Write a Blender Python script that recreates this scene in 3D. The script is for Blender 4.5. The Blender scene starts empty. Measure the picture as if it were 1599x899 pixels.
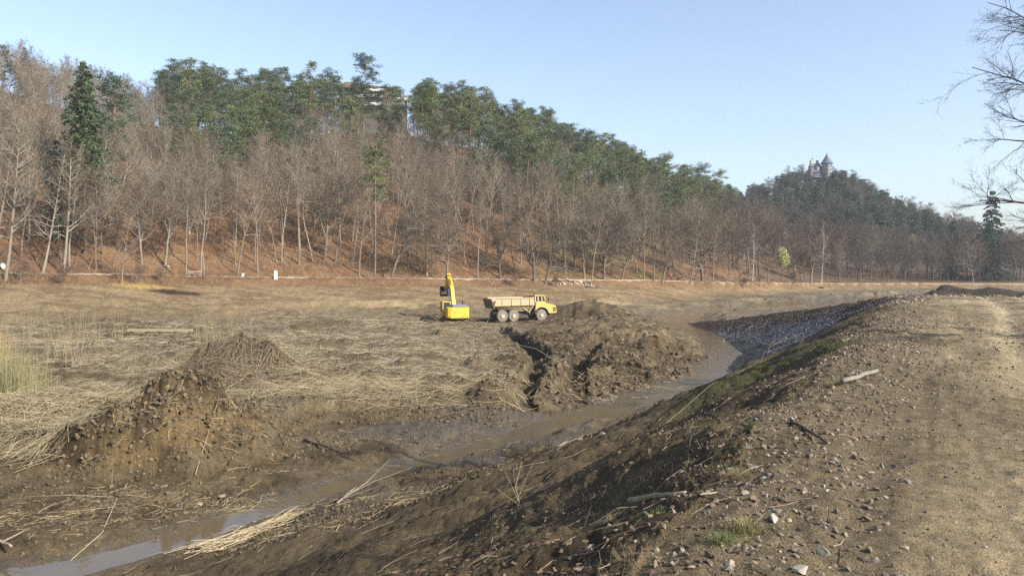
import bpy, bmesh, math, random
import numpy as np
from mathutils import Vector, Matrix, Euler

# ------------------------------------------------------------------ camera, sky, sun, exposure
SC = bpy.context.scene
COL = SC.collection
EZ = 9.0                                     # eye height above datum; the embankment crest is 1.6 m lower
cam_d = bpy.data.cameras.new("camera")
cam = bpy.data.objects.new("camera", cam_d); COL.objects.link(cam)
cam_d.sensor_width = 36.0
cam_d.lens = 36.0 * 1150.0 / 1599.0
cam_d.shift_y = -29.5 / 1599.0
cam_d.clip_start = 0.1; cam_d.clip_end = 6000
cam.location = (0, 0, EZ); cam.rotation_euler = (math.radians(90), 0, 0)
SC.camera = cam

SUN_AZ = math.atan2(0.82, -0.57)             # clockwise from +y
SUN_EL = math.radians(32.0)
w = bpy.data.worlds.new("World"); SC.world = w; w.use_nodes = True
nt = w.node_tree; nt.nodes.clear()
sky = nt.nodes.new("ShaderNodeTexSky"); sky.sky_type = 'NISHITA'; sky.sun_disc = False
sky.sun_elevation = SUN_EL; sky.sun_rotation = SUN_AZ
sky.altitude = 300; sky.air_density = 1.0; sky.dust_density = 2.6; sky.ozone_density = 2.2
bg = nt.nodes.new("ShaderNodeBackground"); bg.inputs[1].default_value = 0.15
wo = nt.nodes.new("ShaderNodeOutputWorld")
hsv = nt.nodes.new("ShaderNodeHueSaturation"); hsv.inputs["Saturation"].default_value = 0.84; hsv.inputs["Value"].default_value = 1.0
nt.links.new(sky.outputs[0], hsv.inputs["Color"]); nt.links.new(hsv.outputs[0], bg.inputs[0]); nt.links.new(bg.outputs[0], wo.inputs[0])
sd = bpy.data.lights.new("sun", 'SUN'); sd.energy = 5.0; sd.angle = math.radians(0.53); sd.color = (1.0, 0.945, 0.86)
so = bpy.data.objects.new("sun", sd); COL.objects.link(so)
sdir = Vector((math.sin(SUN_AZ) * math.cos(SUN_EL), math.cos(SUN_AZ) * math.cos(SUN_EL), math.sin(SUN_EL)))
so.rotation_euler = (-sdir).to_track_quat('-Z', 'Y').to_euler(); so.location = (60, -40, 60)
SC.view_settings.view_transform = 'Standard'; SC.view_settings.look = 'None'
SC.view_settings.exposure = 0.82; SC.view_settings.gamma = 1.0; SC.view_settings.use_curve_mapping = False
SC.render.engine = 'CYCLES'
SC.cycles.use_denoising = False
SC.cycles.max_bounces = 5; SC.cycles.diffuse_bounces = 2; SC.cycles.glossy_bounces = 2
SC.cycles.transmission_bounces = 2; SC.cycles.transparent_max_bounces = 4
SC.cycles.caustics_reflective = False; SC.cycles.caustics_refractive = False

rng = np.random.default_rng(7); random.seed(7)
PI = math.pi

# ------------------------------------------------------------------ helpers
def mesh_np(name, V, faces, mats=(), col=None, matidx=None, smooth=False, extra=None):
    """faces: list of int arrays (n,k) with a fixed k each"""
    me = bpy.data.meshes.new(name)
    V = np.ascontiguousarray(V, dtype=np.float32)
    faces = [np.asarray(f, dtype=np.int32) for f in faces if len(f)]
    me.vertices.add(len(V)); me.vertices.foreach_set("co", V.ravel())
    nl = sum(f.size for f in faces); nf = sum(len(f) for f in faces)
    me.loops.add(nl); me.polygons.add(nf)
    me.loops.foreach_set("vertex_index", np.concatenate([f.ravel() for f in faces]))
    tot = np.concatenate([np.full(len(f), f.shape[1], np.int32) for f in faces])
    st = np.zeros(nf, np.int32); st[1:] = np.cumsum(tot)[:-1]
    me.polygons.foreach_set("loop_start", st); me.polygons.foreach_set("loop_total", tot)
    me.polygons.foreach_set("use_smooth", np.full(nf, smooth, bool))
    for m in mats: me.materials.append(m)
    if matidx is not None: me.polygons.foreach_set("material_index", np.asarray(matidx, np.int32))
    if col is not None:
        c = np.ones((len(V), 4), np.float32); c[:, :3] = col
        a = me.color_attributes.new("Col", 'FLOAT_COLOR', 'POINT'); a.data.foreach_set("color", c.ravel())
    if extra:
        for k, arr in extra.items():
            a = me.attributes.new(k, 'FLOAT', 'POINT'); a.data.foreach_set("value", np.asarray(arr, np.float32))
    me.update(calc_edges=True)
    return me

def obj(name, me, parent=None, loc=None, rot=None):
    o = bpy.data.objects.new(name, me); COL.objects.link(o)
    if parent is not None: o.parent = parent
    if loc is not None: o.location = loc
    if rot is not None: o.rotation_euler = rot
    return o

def tag(o, label=None, cat=None, group=None, kind=None):
    if label: o["label"] = label
    if cat: o["category"] = cat
    if group: o["group"] = group
    if kind: o["kind"] = kind
    return o

def empty(name, loc, rz=0.0):
    o = bpy.data.objects.new(name, None); COL.objects.link(o)
    o.location = loc; o.rotation_euler = (0, 0, rz); o.empty_display_size = 0.3
    return o

class MB:
    """collects solids into one mesh"""
    def __init__(s): s.v = []; s.f = []
    def add(s, vs, fs):
        n = len(s.v); s.v += [tuple(map(float, p)) for p in vs]; s.f += [tuple(i + n for i in f) for f in fs]; return s
    def box(s, c, d, rz=0.0, ry=0.0, rx=0.0, taper=1.0):
        R = Euler((rx, ry, rz)).to_matrix(); vs = []
        for sz in (-1, 1):
            k = taper if sz > 0 else 1.0
            for sx, sy in ((-1, -1), (1, -1), (1, 1), (-1, 1)):
                vs.append(R @ Vector((sx * d[0] / 2 * k, sy * d[1] / 2 * k, sz * d[2] / 2)) + Vector(c))
        return s.add(vs, [(3, 2, 1, 0), (4, 5, 6, 7), (0, 1, 5, 4), (1, 2, 6, 5), (2, 3, 7, 6), (3, 0, 4, 7)])
    def prism(s, prof, w0, w1, axis='y'):
        """prof: (a,b) outline extruded along the axis from w0 to w1; axis y: (x,z) outline, axis x: (y,z), axis z: (x,y)"""
        n = len(prof)
        mk = {'y': lambda p, t: (p[0], t, p[1]), 'x': lambda p, t: (t, p[0], p[1]), 'z': lambda p, t: (p[0], p[1], t)}[axis]
        vs = [mk(p, w0) for p in prof] + [mk(p, w1) for p in prof]
        fs = [tuple(range(n)), tuple(range(2 * n - 1, n - 1, -1))]
        fs += [(i, i + n, (i + 1) % n + n, (i + 1) % n) for i in range(n)]
        return s.add(vs, fs)
    def tube(s, p0, p1, r0, r1=None, n=10, cap=True):
        r1 = r0 if r1 is None else r1
        p0 = Vector(p0); p1 = Vector(p1); d = (p1 - p0).normalized()
        a = d.orthogonal().normalized(); b = d.cross(a); vs = []
        for p, r in ((p0, r0), (p1, r1)):
            for i in range(n):
                t = 2 * PI * i / n; vs.append(p + (a * math.cos(t) + b * math.sin(t)) * r)
        fs = [(i, (i + 1) % n, (i + 1) % n + n, i + n) for i in range(n)]
        if cap: fs += [tuple(range(n - 1, -1, -1)), tuple(range(n, 2 * n))]
        return s.add(vs, fs)
    def lathe(s, prof, c=(0, 0, 0), n=20, axis='z'):
        vs = []
        for r, z in prof:
            for i in range(n):
                t = 2 * PI * i / n
                p = (r * math.cos(t), r * math.sin(t), z)
                if axis == 'y': p = (p[0], p[2], p[1])
                vs.append((p[0] + c[0], p[1] + c[1], p[2] + c[2]))
        fs = []
        for k in range(len(prof) - 1):
            for i in range(n):
                j = (i + 1) % n; fs.append((k * n + i, k * n + j, (k + 1) * n + j, (k + 1) * n + i))
        fs += [tuple(range(n - 1, -1, -1)), tuple(range((len(prof) - 1) * n, len(prof) * n))]
        return s.add(vs, fs)
    def build(s, name, m, parent=None, loc=None, rot=None, smooth=False, fix=True, bevel=0.0):
        me = bpy.data.meshes.new(name); me.from_pydata(s.v, [], s.f)
        if fix or bevel:
            bm = bmesh.new(); bm.from_mesh(me)
            if bevel: bmesh.ops.bevel(bm, geom=bm.edges[:], offset=bevel, segments=1, affect='EDGES', clamp_overlap=True)
            bmesh.ops.recalc_face_normals(bm, faces=bm.faces[:]); bm.to_mesh(me); bm.free()
        me.materials.append(m)
        if smooth: me.polygons.foreach_set("use_smooth", np.ones(len(me.polygons), bool))
        return obj(name, me, parent, loc, rot)

# materials --------------------------------------------------------
def mat(name, color, rough=0.7, metal=0.0, var=0.15, scale=6.0, bump=0.0, bscale=20.0, spec=0.4, objrand=0.0, dirt=None, dirt_amt=0.0, dirt_scale=3.0):
    m = bpy.data.materials.new(name); m.use_nodes = True; N = m.node_tree.nodes; L = m.node_tree.links
    b = N["Principled BSDF"]; b.inputs["Roughness"].default_value = rough; b.inputs["Metallic"].default_value = metal
    b.inputs["Specular IOR Level"].default_value = spec
    tc = N.new("ShaderNodeTexCoord")
    nz = N.new("ShaderNodeTexNoise"); nz.inputs["Scale"].default_value = scale; nz.inputs["Detail"].default_value = 5
    L.new(tc.outputs["Object"], nz.inputs["Vector"])
    mr = N.new("ShaderNodeMapRange"); mr.inputs[1].default_value = 0.25; mr.inputs[2].default_value = 0.75
    mr.inputs[3].default_value = 1 - var; mr.inputs[4].default_value = 1 + var
    L.new(nz.outputs[0], mr.inputs[0])
    mul = N.new("ShaderNodeMix"); mul.data_type = 'RGBA'; mul.blend_type = 'MULTIPLY'; mul.inputs[0].default_value = 1
    mul.inputs[6].default_value = (*color, 1); L.new(mr.outputs[0], mul.inputs[7]); out = mul.outputs[2]
    if objrand:
        oi = N.new("ShaderNodeObjectInfo"); r2 = N.new("ShaderNodeMapRange"); r2.inputs[3].default_value = 1 - objrand; r2.inputs[4].default_value = 1 + objrand
        L.new(oi.outputs["Random"], r2.inputs[0])
        m2 = N.new("ShaderNodeMix"); m2.data_type = 'RGBA'; m2.blend_type = 'MULTIPLY'; m2.inputs[0].default_value = 1
        L.new(out, m2.inputs[6]); L.new(r2.outputs[0], m2.inputs[7]); out = m2.outputs[2]
    if dirt:
        n3 = N.new("ShaderNodeTexNoise"); n3.inputs["Scale"].default_value = dirt_scale; n3.inputs["Detail"].default_value = 8; n3.inputs["Roughness"].default_value = 0.7
        L.new(tc.outputs["Object"], n3.inputs["Vector"])
        r3 = N.new("ShaderNodeMapRange"); r3.inputs[1].default_value = 0.62 - dirt_amt; r3.inputs[2].default_value = 0.78 - dirt_amt * 0.6
        L.new(n3.outputs[0], r3.inputs[0])
        m3 = N.new("ShaderNodeMix"); m3.data_type = 'RGBA'; m3.inputs[7].default_value = (*dirt, 1)
        L.new(r3.outputs[0], m3.inputs[0]); L.new(out, m3.inputs[6]); out = m3.outputs[2]
    L.new(out, b.inputs["Base Color"])
    if bump:
        n4 = N.new("ShaderNodeTexNoise"); n4.inputs["Scale"].default_value = bscale; n4.inputs["Detail"].default_value = 6
        L.new(tc.outputs["Object"], n4.inputs["Vector"])
        bp = N.new("ShaderNodeBump"); bp.inputs["Strength"].default_value = 0.6; bp.inputs["Distance"].default_value = bump
        L.new(n4.outputs[0], bp.inputs["Height"]); L.new(bp.outputs[0], b.inputs["Normal"])
    return m

def mat_col(name, rough=0.85, spec=0.25, objvar=0.0, trans=0.0, hue=0.0):
    """base colour from the mesh's own Col attribute, with a per-object tint"""
    m = bpy.data.materials.new(name); m.use_nodes = True; N = m.node_tree.nodes; L = m.node_tree.links
    b = N["Principled BSDF"]; b.inputs["Roughness"].default_value = rough; b.inputs["Specular IOR Level"].default_value = spec
    at = N.new("ShaderNodeAttribute"); at.attribute_name = "Col"; out = at.outputs["Color"]
    if objvar:
        oi = N.new("ShaderNodeObjectInfo"); hs = N.new("ShaderNodeHueSaturation")
        r2 = N.new("ShaderNodeMapRange"); r2.inputs[3].default_value = 1 - objvar; r2.inputs[4].default_value = 1 + objvar
        L.new(oi.outputs["Random"], r2.inputs[0]); L.new(r2.outputs[0], hs.inputs["Value"])
        ml = N.new("ShaderNodeMath"); ml.operation = 'MULTIPLY'; ml.inputs[1].default_value = 7.31
        fr = N.new("ShaderNodeMath"); fr.operation = 'FRACT'
        L.new(oi.outputs["Random"], ml.inputs[0]); L.new(ml.outputs[0], fr.inputs[0])
        r3 = N.new("ShaderNodeMapRange"); r3.inputs[3].default_value = 0.5 - hue; r3.inputs[4].default_value = 0.5 + hue
        L.new(fr.outputs[0], r3.inputs[0]); L.new(r3.outputs[0], hs.inputs["Hue"])
        L.new(out, hs.inputs["Color"]); out = hs.outputs[0]
    L.new(out, b.inputs["Base Color"])
    if trans:
        tr = N.new("ShaderNodeBsdfTranslucent"); mx = N.new("ShaderNodeMixShader"); mx.inputs[0].default_value = trans
        L.new(out, tr.inputs[0]); L.new(b.outputs[0], mx.inputs[1]); L.new(tr.outputs[0], mx.inputs[2])
        L.new(mx.outputs[0], N["Material Output"].inputs[0])
    return m

def ground_mat(name, tex=6.0, bump=0.03, wet_rough=0.18, contrast=0.5):
    m = bpy.data.materials.new(name); m.use_nodes = True; N = m.node_tree.nodes; L = m.node_tree.links
    b = N["Principled BSDF"]
    at = N.new("ShaderNodeAttribute"); at.attribute_name = "Col"
    wt = N.new("ShaderNodeAttribute"); wt.attribute_name = "wet"
    geo = N.new("ShaderNodeNewGeometry")
    def nz(sc, det, rgh=0.6):
        n = N.new("ShaderNodeTexNoise"); n.inputs["Scale"].default_value = sc; n.inputs["Detail"].default_value = det; n.inputs["Roughness"].default_value = rgh
        L.new(geo.outputs["Position"], n.inputs["Vector"]); return n
    a = nz(tex, 6, 0.72); c = nz(tex * 7.3, 4, 0.7)
    ad = N.new("ShaderNodeMath"); ad.operation = 'ADD'; L.new(a.outputs[0], ad.inputs[0]); L.new(c.outputs[0], ad.inputs[1])
    mr = N.new("ShaderNodeMapRange"); mr.inputs[1].default_value = 0.7; mr.inputs[2].default_value = 1.3
    mr.inputs[3].default_value = 1 - contrast; mr.inputs[4].default_value = 1 + contrast; L.new(ad.outputs[0], mr.inputs[0])
    mul = N.new("ShaderNodeMix"); mul.data_type = 'RGBA'; mul.blend_type = 'MULTIPLY'; mul.inputs[0].default_value = 1
    L.new(at.outputs["Color"], mul.inputs[6]); L.new(mr.outputs[0], mul.inputs[7]); L.new(mul.outputs[2], b.inputs["Base Color"])
    rr = N.new("ShaderNodeMapRange"); rr.inputs[3].default_value = 0.93; rr.inputs[4].default_value = wet_rough
    L.new(wt.outputs["Fac"], rr.inputs[0]); L.new(rr.outputs[0], b.inputs["Roughness"])
    sp = N.new("ShaderNodeMapRange"); sp.inputs[3].default_value = 0.15; sp.inputs[4].default_value = 0.5
    L.new(wt.outputs["Fac"], sp.inputs[0]); L.new(sp.outputs[0], b.inputs["Specular IOR Level"])
    bp = N.new("ShaderNodeBump"); bp.inputs["Strength"].default_value = 0.9; bp.inputs["Distance"].default_value = bump
    L.new(ad.outputs[0], bp.inputs["Height"]); L.new(bp.outputs[0], b.inputs["Normal"])
    return m

# noise -------------------------------------------------------------
_T = np.random.default_rng(3).random((8, 256, 256)).astype(np.float32)
def noise(x, y, s=0):
    T = _T[s % 8]
    ox = 37.13 * (s + 1); oy = 91.7 * (s + 1)
    x = x + ox; y = y + oy
    xi = np.floor(x).astype(np.int64); yi = np.floor(y).astype(np.int64)
    fx = x - xi; fy = y - yi
    fx = fx * fx * (3 - 2 * fx); fy = fy * fy * (3 - 2 * fy)
    x0 = xi & 255; x1 = (xi + 1) & 255; y0 = yi & 255; y1 = (yi + 1) & 255
    return (T[x0, y0] * (1 - fx) + T[x1, y0] * fx) * (1 - fy) + (T[x0, y1] * (1 - fx) + T[x1, y1] * fx) * fy
def fbm(x, y, sc, oct=4, s=0, g=0.5, billow=False):
    """-1..1"""
    r = 0.0; a = 1.0; t = 0.0
    for k in range(oct):
        n = noise(x * sc, y * sc, s + k) * 2 - 1
        if billow: n = np.abs(n) * 2 - 0.7
        r = r + n * a; t += a; a *= g; sc *= 2.03
    return r / t * 1.6
def sstep(a, b, x):
    t = np.clip((x - a) / (b - a), 0, 1); return t * t * (3 - 2 * t)

# ------------------------------------------------------------------ the lie of the land (z relative to the eye, EZ is added at the end)
F = 1150.0
def XY(u, v, h):
    """ground point h metres below the eye that lies on bearing u at dip v"""
    y = h * F / (v - 420.0); return ((u - 799.5) / F * y, y)
AX = np.array([0.492, 0.870]); NX = np.array([-0.870, 0.492])    # along / across the embankment
def ST(s, t): return (AX[0] * s + NX[0] * t, AX[1] * s + NX[1] * t)
WL = -7.45
STREAM = [XY(-260, 960, 7.45), XY(60, 899, 7.45), XY(200, 868, 7.45), XY(330, 825, 7.45), XY(440, 790, 7.45), XY(540, 757, 7.45), XY(640, 728, 7.45), XY(740, 700, 7.45),
          XY(850, 668, 7.45), XY(950, 640, 7.45), XY(1060, 612, 7.45), XY(1135, 590, 7.45), XY(1160, 570, 7.45), XY(1138, 548, 7.45), XY(1103, 525, 7.45),
          XY(1062, 503, 7.45), XY(1055, 492, 7.45), XY(1120, 483, 7.45), XY(1250, 475, 7.45), XY(1400, 464, 7.45), XY(1480, 460, 7.45)]
SHW = [0.85, 0.75, 0.62, 0.55, 0.45, 0.3, 0.3, 0.4, 0.75, 1.3, 1.8, 2.5, 2.5, 1.7, 1.5, 3.0, 4.0, 5.0, 8.0, 10.0, 10.0]
DAMR = [(*ST(-70, -2.5), -1.6, 3.5), (*ST(50.5, -2.5), -1.62, 3.5)]
TONG = [(26.8, 47.0, -1.7, 2.0), (29.2, 63, -3.1, 1.0), (28.2, 82, -5.2, 0.8), (24.4, 101, -7.4, 0.5)]
def seg_dist(x, y, P, vals):
    """distance to a polyline and the values interpolated along it (nearest point)"""
    best = np.full(x.shape, 1e9); out = [np.zeros(x.shape) for _ in vals]
    for i in range(len(P) - 1):
        ax, ay = P[i][0], P[i][1]; bx, by = P[i + 1][0], P[i + 1][1]
        dx, dy = bx - ax, by - ay; L2 = dx * dx + dy * dy
        t = np.clip(((x - ax) * dx + (y - ay) * dy) / L2, 0, 1)
        d = np.hypot(x - ax - t * dx, y - ay - t * dy); m = d < best
        best = np.where(m, d, best)
        for k, v in enumerate(vals): out[k] = np.where(m, v[i] + (v[i + 1] - v[i]) * t, out[k])
    return best, out

B_EDGE = ([-200, 0, 130, 300, 420, 450, 520, 600, 700, 800, 840, 950, 1050, 1110, 1200], [30, 29, 27, 26, 27.5, 33.5, 36.5, 37.5, 38.2, 37.5, 37, 39, 42.5, 47.5, 55])
B_TOE = ([-300, 0, 300, 600, 800, 950, 1050, 1150, 1300, 1400, 1500, 1700, 2000], [84, 86, 95, 106, 118, 130, 150, 172, 216, 232, 234, 234, 234])
B_PATH = ([-300, 0, 150, 300, 450, 600, 800, 1000, 1150, 1300, 1450, 1600, 1800], [108, 114, 120, 129, 135, 141, 151, 166, 188, 236, 254, 254, 254])
Z_PATH = ([-300, 0, 200, 300, 450, 600, 1000, 1150, 1300, 1500, 1800], [-0.6, -0.7, -0.9, -1.3, -1.55, -1.75, -2.5, -3.4, -4.5, -4.9, -4.9])
B_RDG = ([-300, 0, 130, 250, 380, 480, 568, 640, 750, 850, 950, 1050, 1130, 1200, 1300, 1400, 1500, 1700], [230, 235, 240, 245, 250, 252, 258, 262, 270, 282, 300, 325, 345, 350, 340, 330, 330, 330])
Z_RDG = ([-300, 0, 130, 250, 380, 480, 568, 640, 750, 850, 950, 1050, 1130, 1200, 1300, 1400, 1500, 1700], [62, 57, 50, 47, 46, 46, 49, 47, 43, 38, 32, 25, 18, 11, 3, -1, -3, -3])
HEAPS = []   # x, y, radius, height, lumpiness, stretch
def heap(u, v, h, r, ht, lump=0.3, st=1.0): x, y = XY(u, v, h); HEAPS.append((x, y, r, ht, lump, st))
heap(278, 690, 6.9, 3.9, 2.15, 0.42, 1.15)
heap(215, 702, 6.95, 2.8, 1.1, 0.4, 1.2)      # muck heap
heap(330, 672, 6.9, 2.6, 1.1, 0.3, 1.2)
heap(382, 594, 6.8, 3.5, 2.3, 0.5, 1.35)       # reed heap
heap(330, 606, 6.8, 2.6, 1.2, 0.25, 1.2)
heap(470, 590, 6.8, 4.0, 0.5, 0.3, 1.6)
heap(70, 660, 6.9, 3.4, 0.8, 0.2, 1.5)         # straw drift
heap(10, 668, 6.9, 2.8, 0.8, 0.2, 1.2)
heap(150, 632, 6.8, 3.5, 0.5, 0.2, 1.5)
heap(700, 606, 6.7, 1.4, 0.95, 0.4, 1.2)       # root clumps
heap(762, 618, 6.7, 1.2, 0.8, 0.4, 1.2)
heap(915, 490, 6.5, 6.5, 1.9, 0.3, 1.0)       # spoil heap right of the truck
heap(960, 492, 6.5, 6.0, 1.4, 0.3, 1.2)
heap(1005, 494, 6.5, 4.5, 0.7, 0.3, 1.2)
heap(680, 486, 6.6, 3.4, 0.9, 0.3, 1.2)       # spoil left of excavator
heap(1000, 530, 6.4, 7, 0.6, 0.35, 1.5)
heap(1075, 545, 6.5, 4.5, 0.8, 0.35, 1.2)
heap(905, 535, 6.4, 4, 0.35, 0.4, 1.4)
TRENCH = [([XY(815, 632, 7.0), XY(832, 592, 6.7), XY(846, 560, 6.5), XY(815, 535, 6.4), XY(782, 512, 6.5)], 0.70, 0.95),
          ([XY(902, 622, 7.0), XY(900, 588, 6.6), XY(908, 556, 6.4), XY(935, 535, 6.3)], 0.85, 1.0)]
EXC = (-7.7, 98.0); TRK = (1.3, 97.5)

def terrain(x, y, full=False):
    x = np.asarray(x, float); y = np.asarray(y, float)
    yy = np.maximum(y, 2.0)
    b = 799.5 + F * x / yy
    s = AX[0] * x + AX[1] * y; t = NX[0] * x + NX[1] * y
    wob = fbm(x, y, 0.25, 3, 1)
    # pond bed
    ye = np.interp(b, *B_EDGE) + wob * 0.9
    plat = sstep(-0.3, 0.45, y - ye)
    zb = -7.15 + 0.09 * fbm(x, y, 0.2, 3, 2) + plat * (0.58 + 0.14 * fbm(x, y, 0.09, 3, 3) + 0.12 * fbm(x, y, 0.28, 3, 5))
    ledge = sstep(-0.2, 0.3, y - (ye - 1.9)) * (1 - plat) * sstep(430, 470, b) * (1 - sstep(800, 830, b))
    zb = zb + ledge * 0.16
    mound = sstep(770, 850, b + wob * 12) * (1 - sstep(1095, 1135, b)) * sstep(0, 9, y - ye) * (1 - sstep(100, 118, y))
    zb = zb + mound * 0.34
    tus = sstep(0.30, 0.95, fbm(x, y, 0.42, 3, 7)) * plat * (y < 120)
    zb = zb + tus * 0.34
    rough = 0.12 + 0.06 * plat + 0.12 * mound
    hp = np.zeros_like(x); hmask = np.zeros_like(x)
    for (hx, hy, r, ht, lump, st) in HEAPS:
        dx = (x - hx) / st; dy = y - hy
        m = (np.abs(dx) < r * 1.6) & (np.abs(dy) < r * 1.6)
        if not m.any(): continue
        xm, ym = x[m], y[m]
        d = np.hypot(dx[m], dy[m]) / r
        d = d * (1 + 0.30 * fbm(xm, ym, 0.9 / r * 1.6, 2, 5))
        k = np.clip(1 - d, 0, 1); prof = np.where(k < 0.75, k * 1.12, 0.84 + (k - 0.75) * 0.64)
        prof = 0.45 * prof * sstep(0, 0.12, k) + 0.55 * (0.5 - 0.5 * np.cos(np.pi * k))
        hh = ht * prof * (1 + lump * 0.55 * fbm(xm, ym, 1.1, 4, 6, 0.6, True))
        hp[m] = np.maximum(hp[m], hh); hmask[m] = np.maximum(hmask[m], sstep(0.02, 0.2, k))
    rough = rough + hmask * 0.07
    zb = zb + hp
    tr = np.zeros_like(x)
    for P, wdt, dep in TRENCH:
        d, _ = seg_dist(x, y, P, [])
        d = d + 0.25 * fbm(x, y, 1.2, 2, 4)
        tr = np.maximum(tr, dep * (1 - sstep(wdt * 0.55, wdt * 1.15, d)))
    zb = zb - tr
    zb = zb + (1 - sstep(9, 26, s)) * 1.35 * (1 - sstep(6.5, 14.5, t + 0.8 * wob))
    # pit round the digger
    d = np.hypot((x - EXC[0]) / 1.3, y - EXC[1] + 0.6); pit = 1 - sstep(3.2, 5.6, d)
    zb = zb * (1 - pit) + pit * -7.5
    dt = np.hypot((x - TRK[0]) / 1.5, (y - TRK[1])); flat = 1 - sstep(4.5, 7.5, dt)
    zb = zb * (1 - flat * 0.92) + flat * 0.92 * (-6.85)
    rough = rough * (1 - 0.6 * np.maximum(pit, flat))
    # shore bank, path, hill
    ytoe = np.interp(b, *B_TOE) + wob * 2.5; yp = np.interp(b, *B_PATH); zp = np.interp(b, *Z_PATH)
    k = np.clip((y - ytoe) / np.maximum(yp - 3.2 - ytoe, 1), 0, 1)
    bank = zb + (zp - 1.25 - zb) * (k ** 1.25)
    far = y > ytoe
    z = np.where(far, bank, zb)
    lip = sstep(-3.6, -1.3, y - yp + 0.5 * wob); z = np.where(far, z + (zp - z) * lip, z)
    rough = np.where(far, 0.19 * (1 - lip * 0.85), rough)
    yr = np.interp(b, *B_RDG); zr = np.interp(b, *Z_RDG)
    f = (y - yp - 1.4) / np.maximum(yr - yp - 1.4, 1)
    fc = np.clip(f, 0, 1)
    hill = zp + (zr - zp) * (fc * (1.12 - 0.12 * fc)) + np.where(f > 1, -(y - yr) * 0.06, 0)
    amp = np.clip((y - yp - 1.4) / 12, 0, 1) * np.clip(1 - (b - 1150) / 120, 0.25, 1)
    hill = hill + amp * (1.5 * fbm(x, y, 0.045, 3, 2) + 0.35 * fbm(x, y, 0.3, 3, 4))
    z = np.where(f > 0, hill, z)
    # castle hill
    dx = x - 198; sx = np.where(dx < 0, 128.0, 64.0); cr = np.hypot(dx / sx, (y - 470) / 95.0)
    ch = 66 * np.exp(-cr ** 1.35) - 12
    z = np.where(y > 300, np.maximum(z, ch), z)
    # stream
    ds, (hw,) = seg_dist(x, y, STREAM, [SHW])
    hw = hw * (1 + 0.45 * fbm(x, y, 0.35, 3, 5)) + 0.12 * fbm(x, y, 1.1, 2, 3)
    sl = np.where(t < 14, 0.24, 0.20)
    cut = WL - 0.02 + (ds - hw) * sl + 0.5 * np.clip(ds - hw - 3.0, 0, 9)
    cut = np.maximum(cut, WL - 0.35)
    onfl = (y < ytoe + 6)
    zc = np.minimum(z, cut); wetm = np.clip(1 - (ds - hw) / 0.9, 0, 1) * onfl
    z = np.where(onfl, zc, z)
    rough = rough * np.where(onfl, np.clip((ds - hw) / 0.9, 0.15, 1), 1)
    # right of the far end of the embankment: raised dark fill
    rf = sstep(1405, 1470, b + wob * 10) * sstep(56, 66, y) * (1 - sstep(120, 190, y))
    z = np.maximum(z, -7.6 + rf * (3.5 + 1.3 * fbm(x, y, 0.09, 3, 6)))
    # embankment
    d1, (zc1, w1) = seg_dist(x, y, DAMR, [[p[2] for p in DAMR], [p[3] for p in DAMR]])
    d1 = d1 + 0.22 * fbm(x, y, 0.35, 3, 0)
    e = np.maximum(d1 - w1, 0); dam = zc1 - np.where(e < 1.2, 0.24 * e * e, 0.3456 + 0.55 * (np.minimum(e, 3.6) - 1.2) + np.maximum(e - 3.6, 0) * (0.38 + 0.18 * sstep(14, 36, s)))
    dam = dam + 0.28 * sstep(0.8, 2.5, e) * fbm(x, y, 0.3, 3, 3)
    d2, (zc2, w2) = seg_dist(x, y, TONG, [[p[2] for p in TONG], [p[3] for p in TONG]])
    tng = zc2 - 0.52 * np.maximum(d2 - w2, 0) + 0.12 * fbm(x, y, 0.25, 3, 2)
    rip = (tng > dam) & (d2 < 30)
    emb = np.maximum(dam, tng)
    kk = np.where(s < 40, 0.55, 0.15)
    z2 = np.where(np.abs(emb - z) < kk * 2, np.maximum(emb, z) + (np.clip(kk * 2 - np.abs(emb - z), 0, None) ** 2) / (8 * kk) * 0.5, np.maximum(emb, z))
    near = y < ytoe
    z = np.where(near, z2, z)
    isdam = near & (emb > z - 0.35)
    crest = isdam & (e < 0.6) & ~rip
    rough = np.where(isdam, np.where(crest, 0.022, 0.075), rough)
    # ruts on the crest
    rut = np.zeros_like(x)
    for tc, wd in ((-1.75, 0.32), (-3.6, 0.34)):
        q = (t - tc - 0.25 * np.sin(s * 0.09) + (0.9 * sstep(14, 40, s))) / wd
        rut = np.maximum(rut, np.exp(-q * q))
    z = np.where(crest, z - 0.08 * rut + 0.05 * fbm(x, y, 0.5, 2, 3) + 0.022 * fbm(t * 3.2, s * 0.22, 1.0, 3, 4) + 0.010 * fbm(x, y, 6.0, 2, 1), z)
    # fine relief
    if True:
        lump = fbm(x, y, 1.6, 5, 2, 0.66, True) * 0.6 + fbm(x, y, 0.8, 3, 6) * 0.7
        z = z + rough * lump * np.clip(60 / np.maximum(yy, 8), 0.6, 1.25)
    if not full: return z + EZ
    return z + EZ, dict(b=b, s=s, t=t, plat=plat, mound=mound, hmask=hmask, hp=hp, tr=tr, pit=pit, flat=flat, wob=wob, f=f, yp=yp, ytoe=ytoe, far=far & ~isdam,
                        ds=ds, hw=hw, wetm=wetm, isdam=isdam, crest=crest, rip=rip & isdam, e=e, rut=rut, lip=lip, rf=rf, ch=ch, emb=emb, d2=d2, w2=w2, ye=ye, near=near, tus=tus)

def zat(x, y): return terrain(np.atleast_1d(x), np.atleast_1d(y))
def z1(x, y): return float(zat(float(x), float(y))[0])

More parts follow.
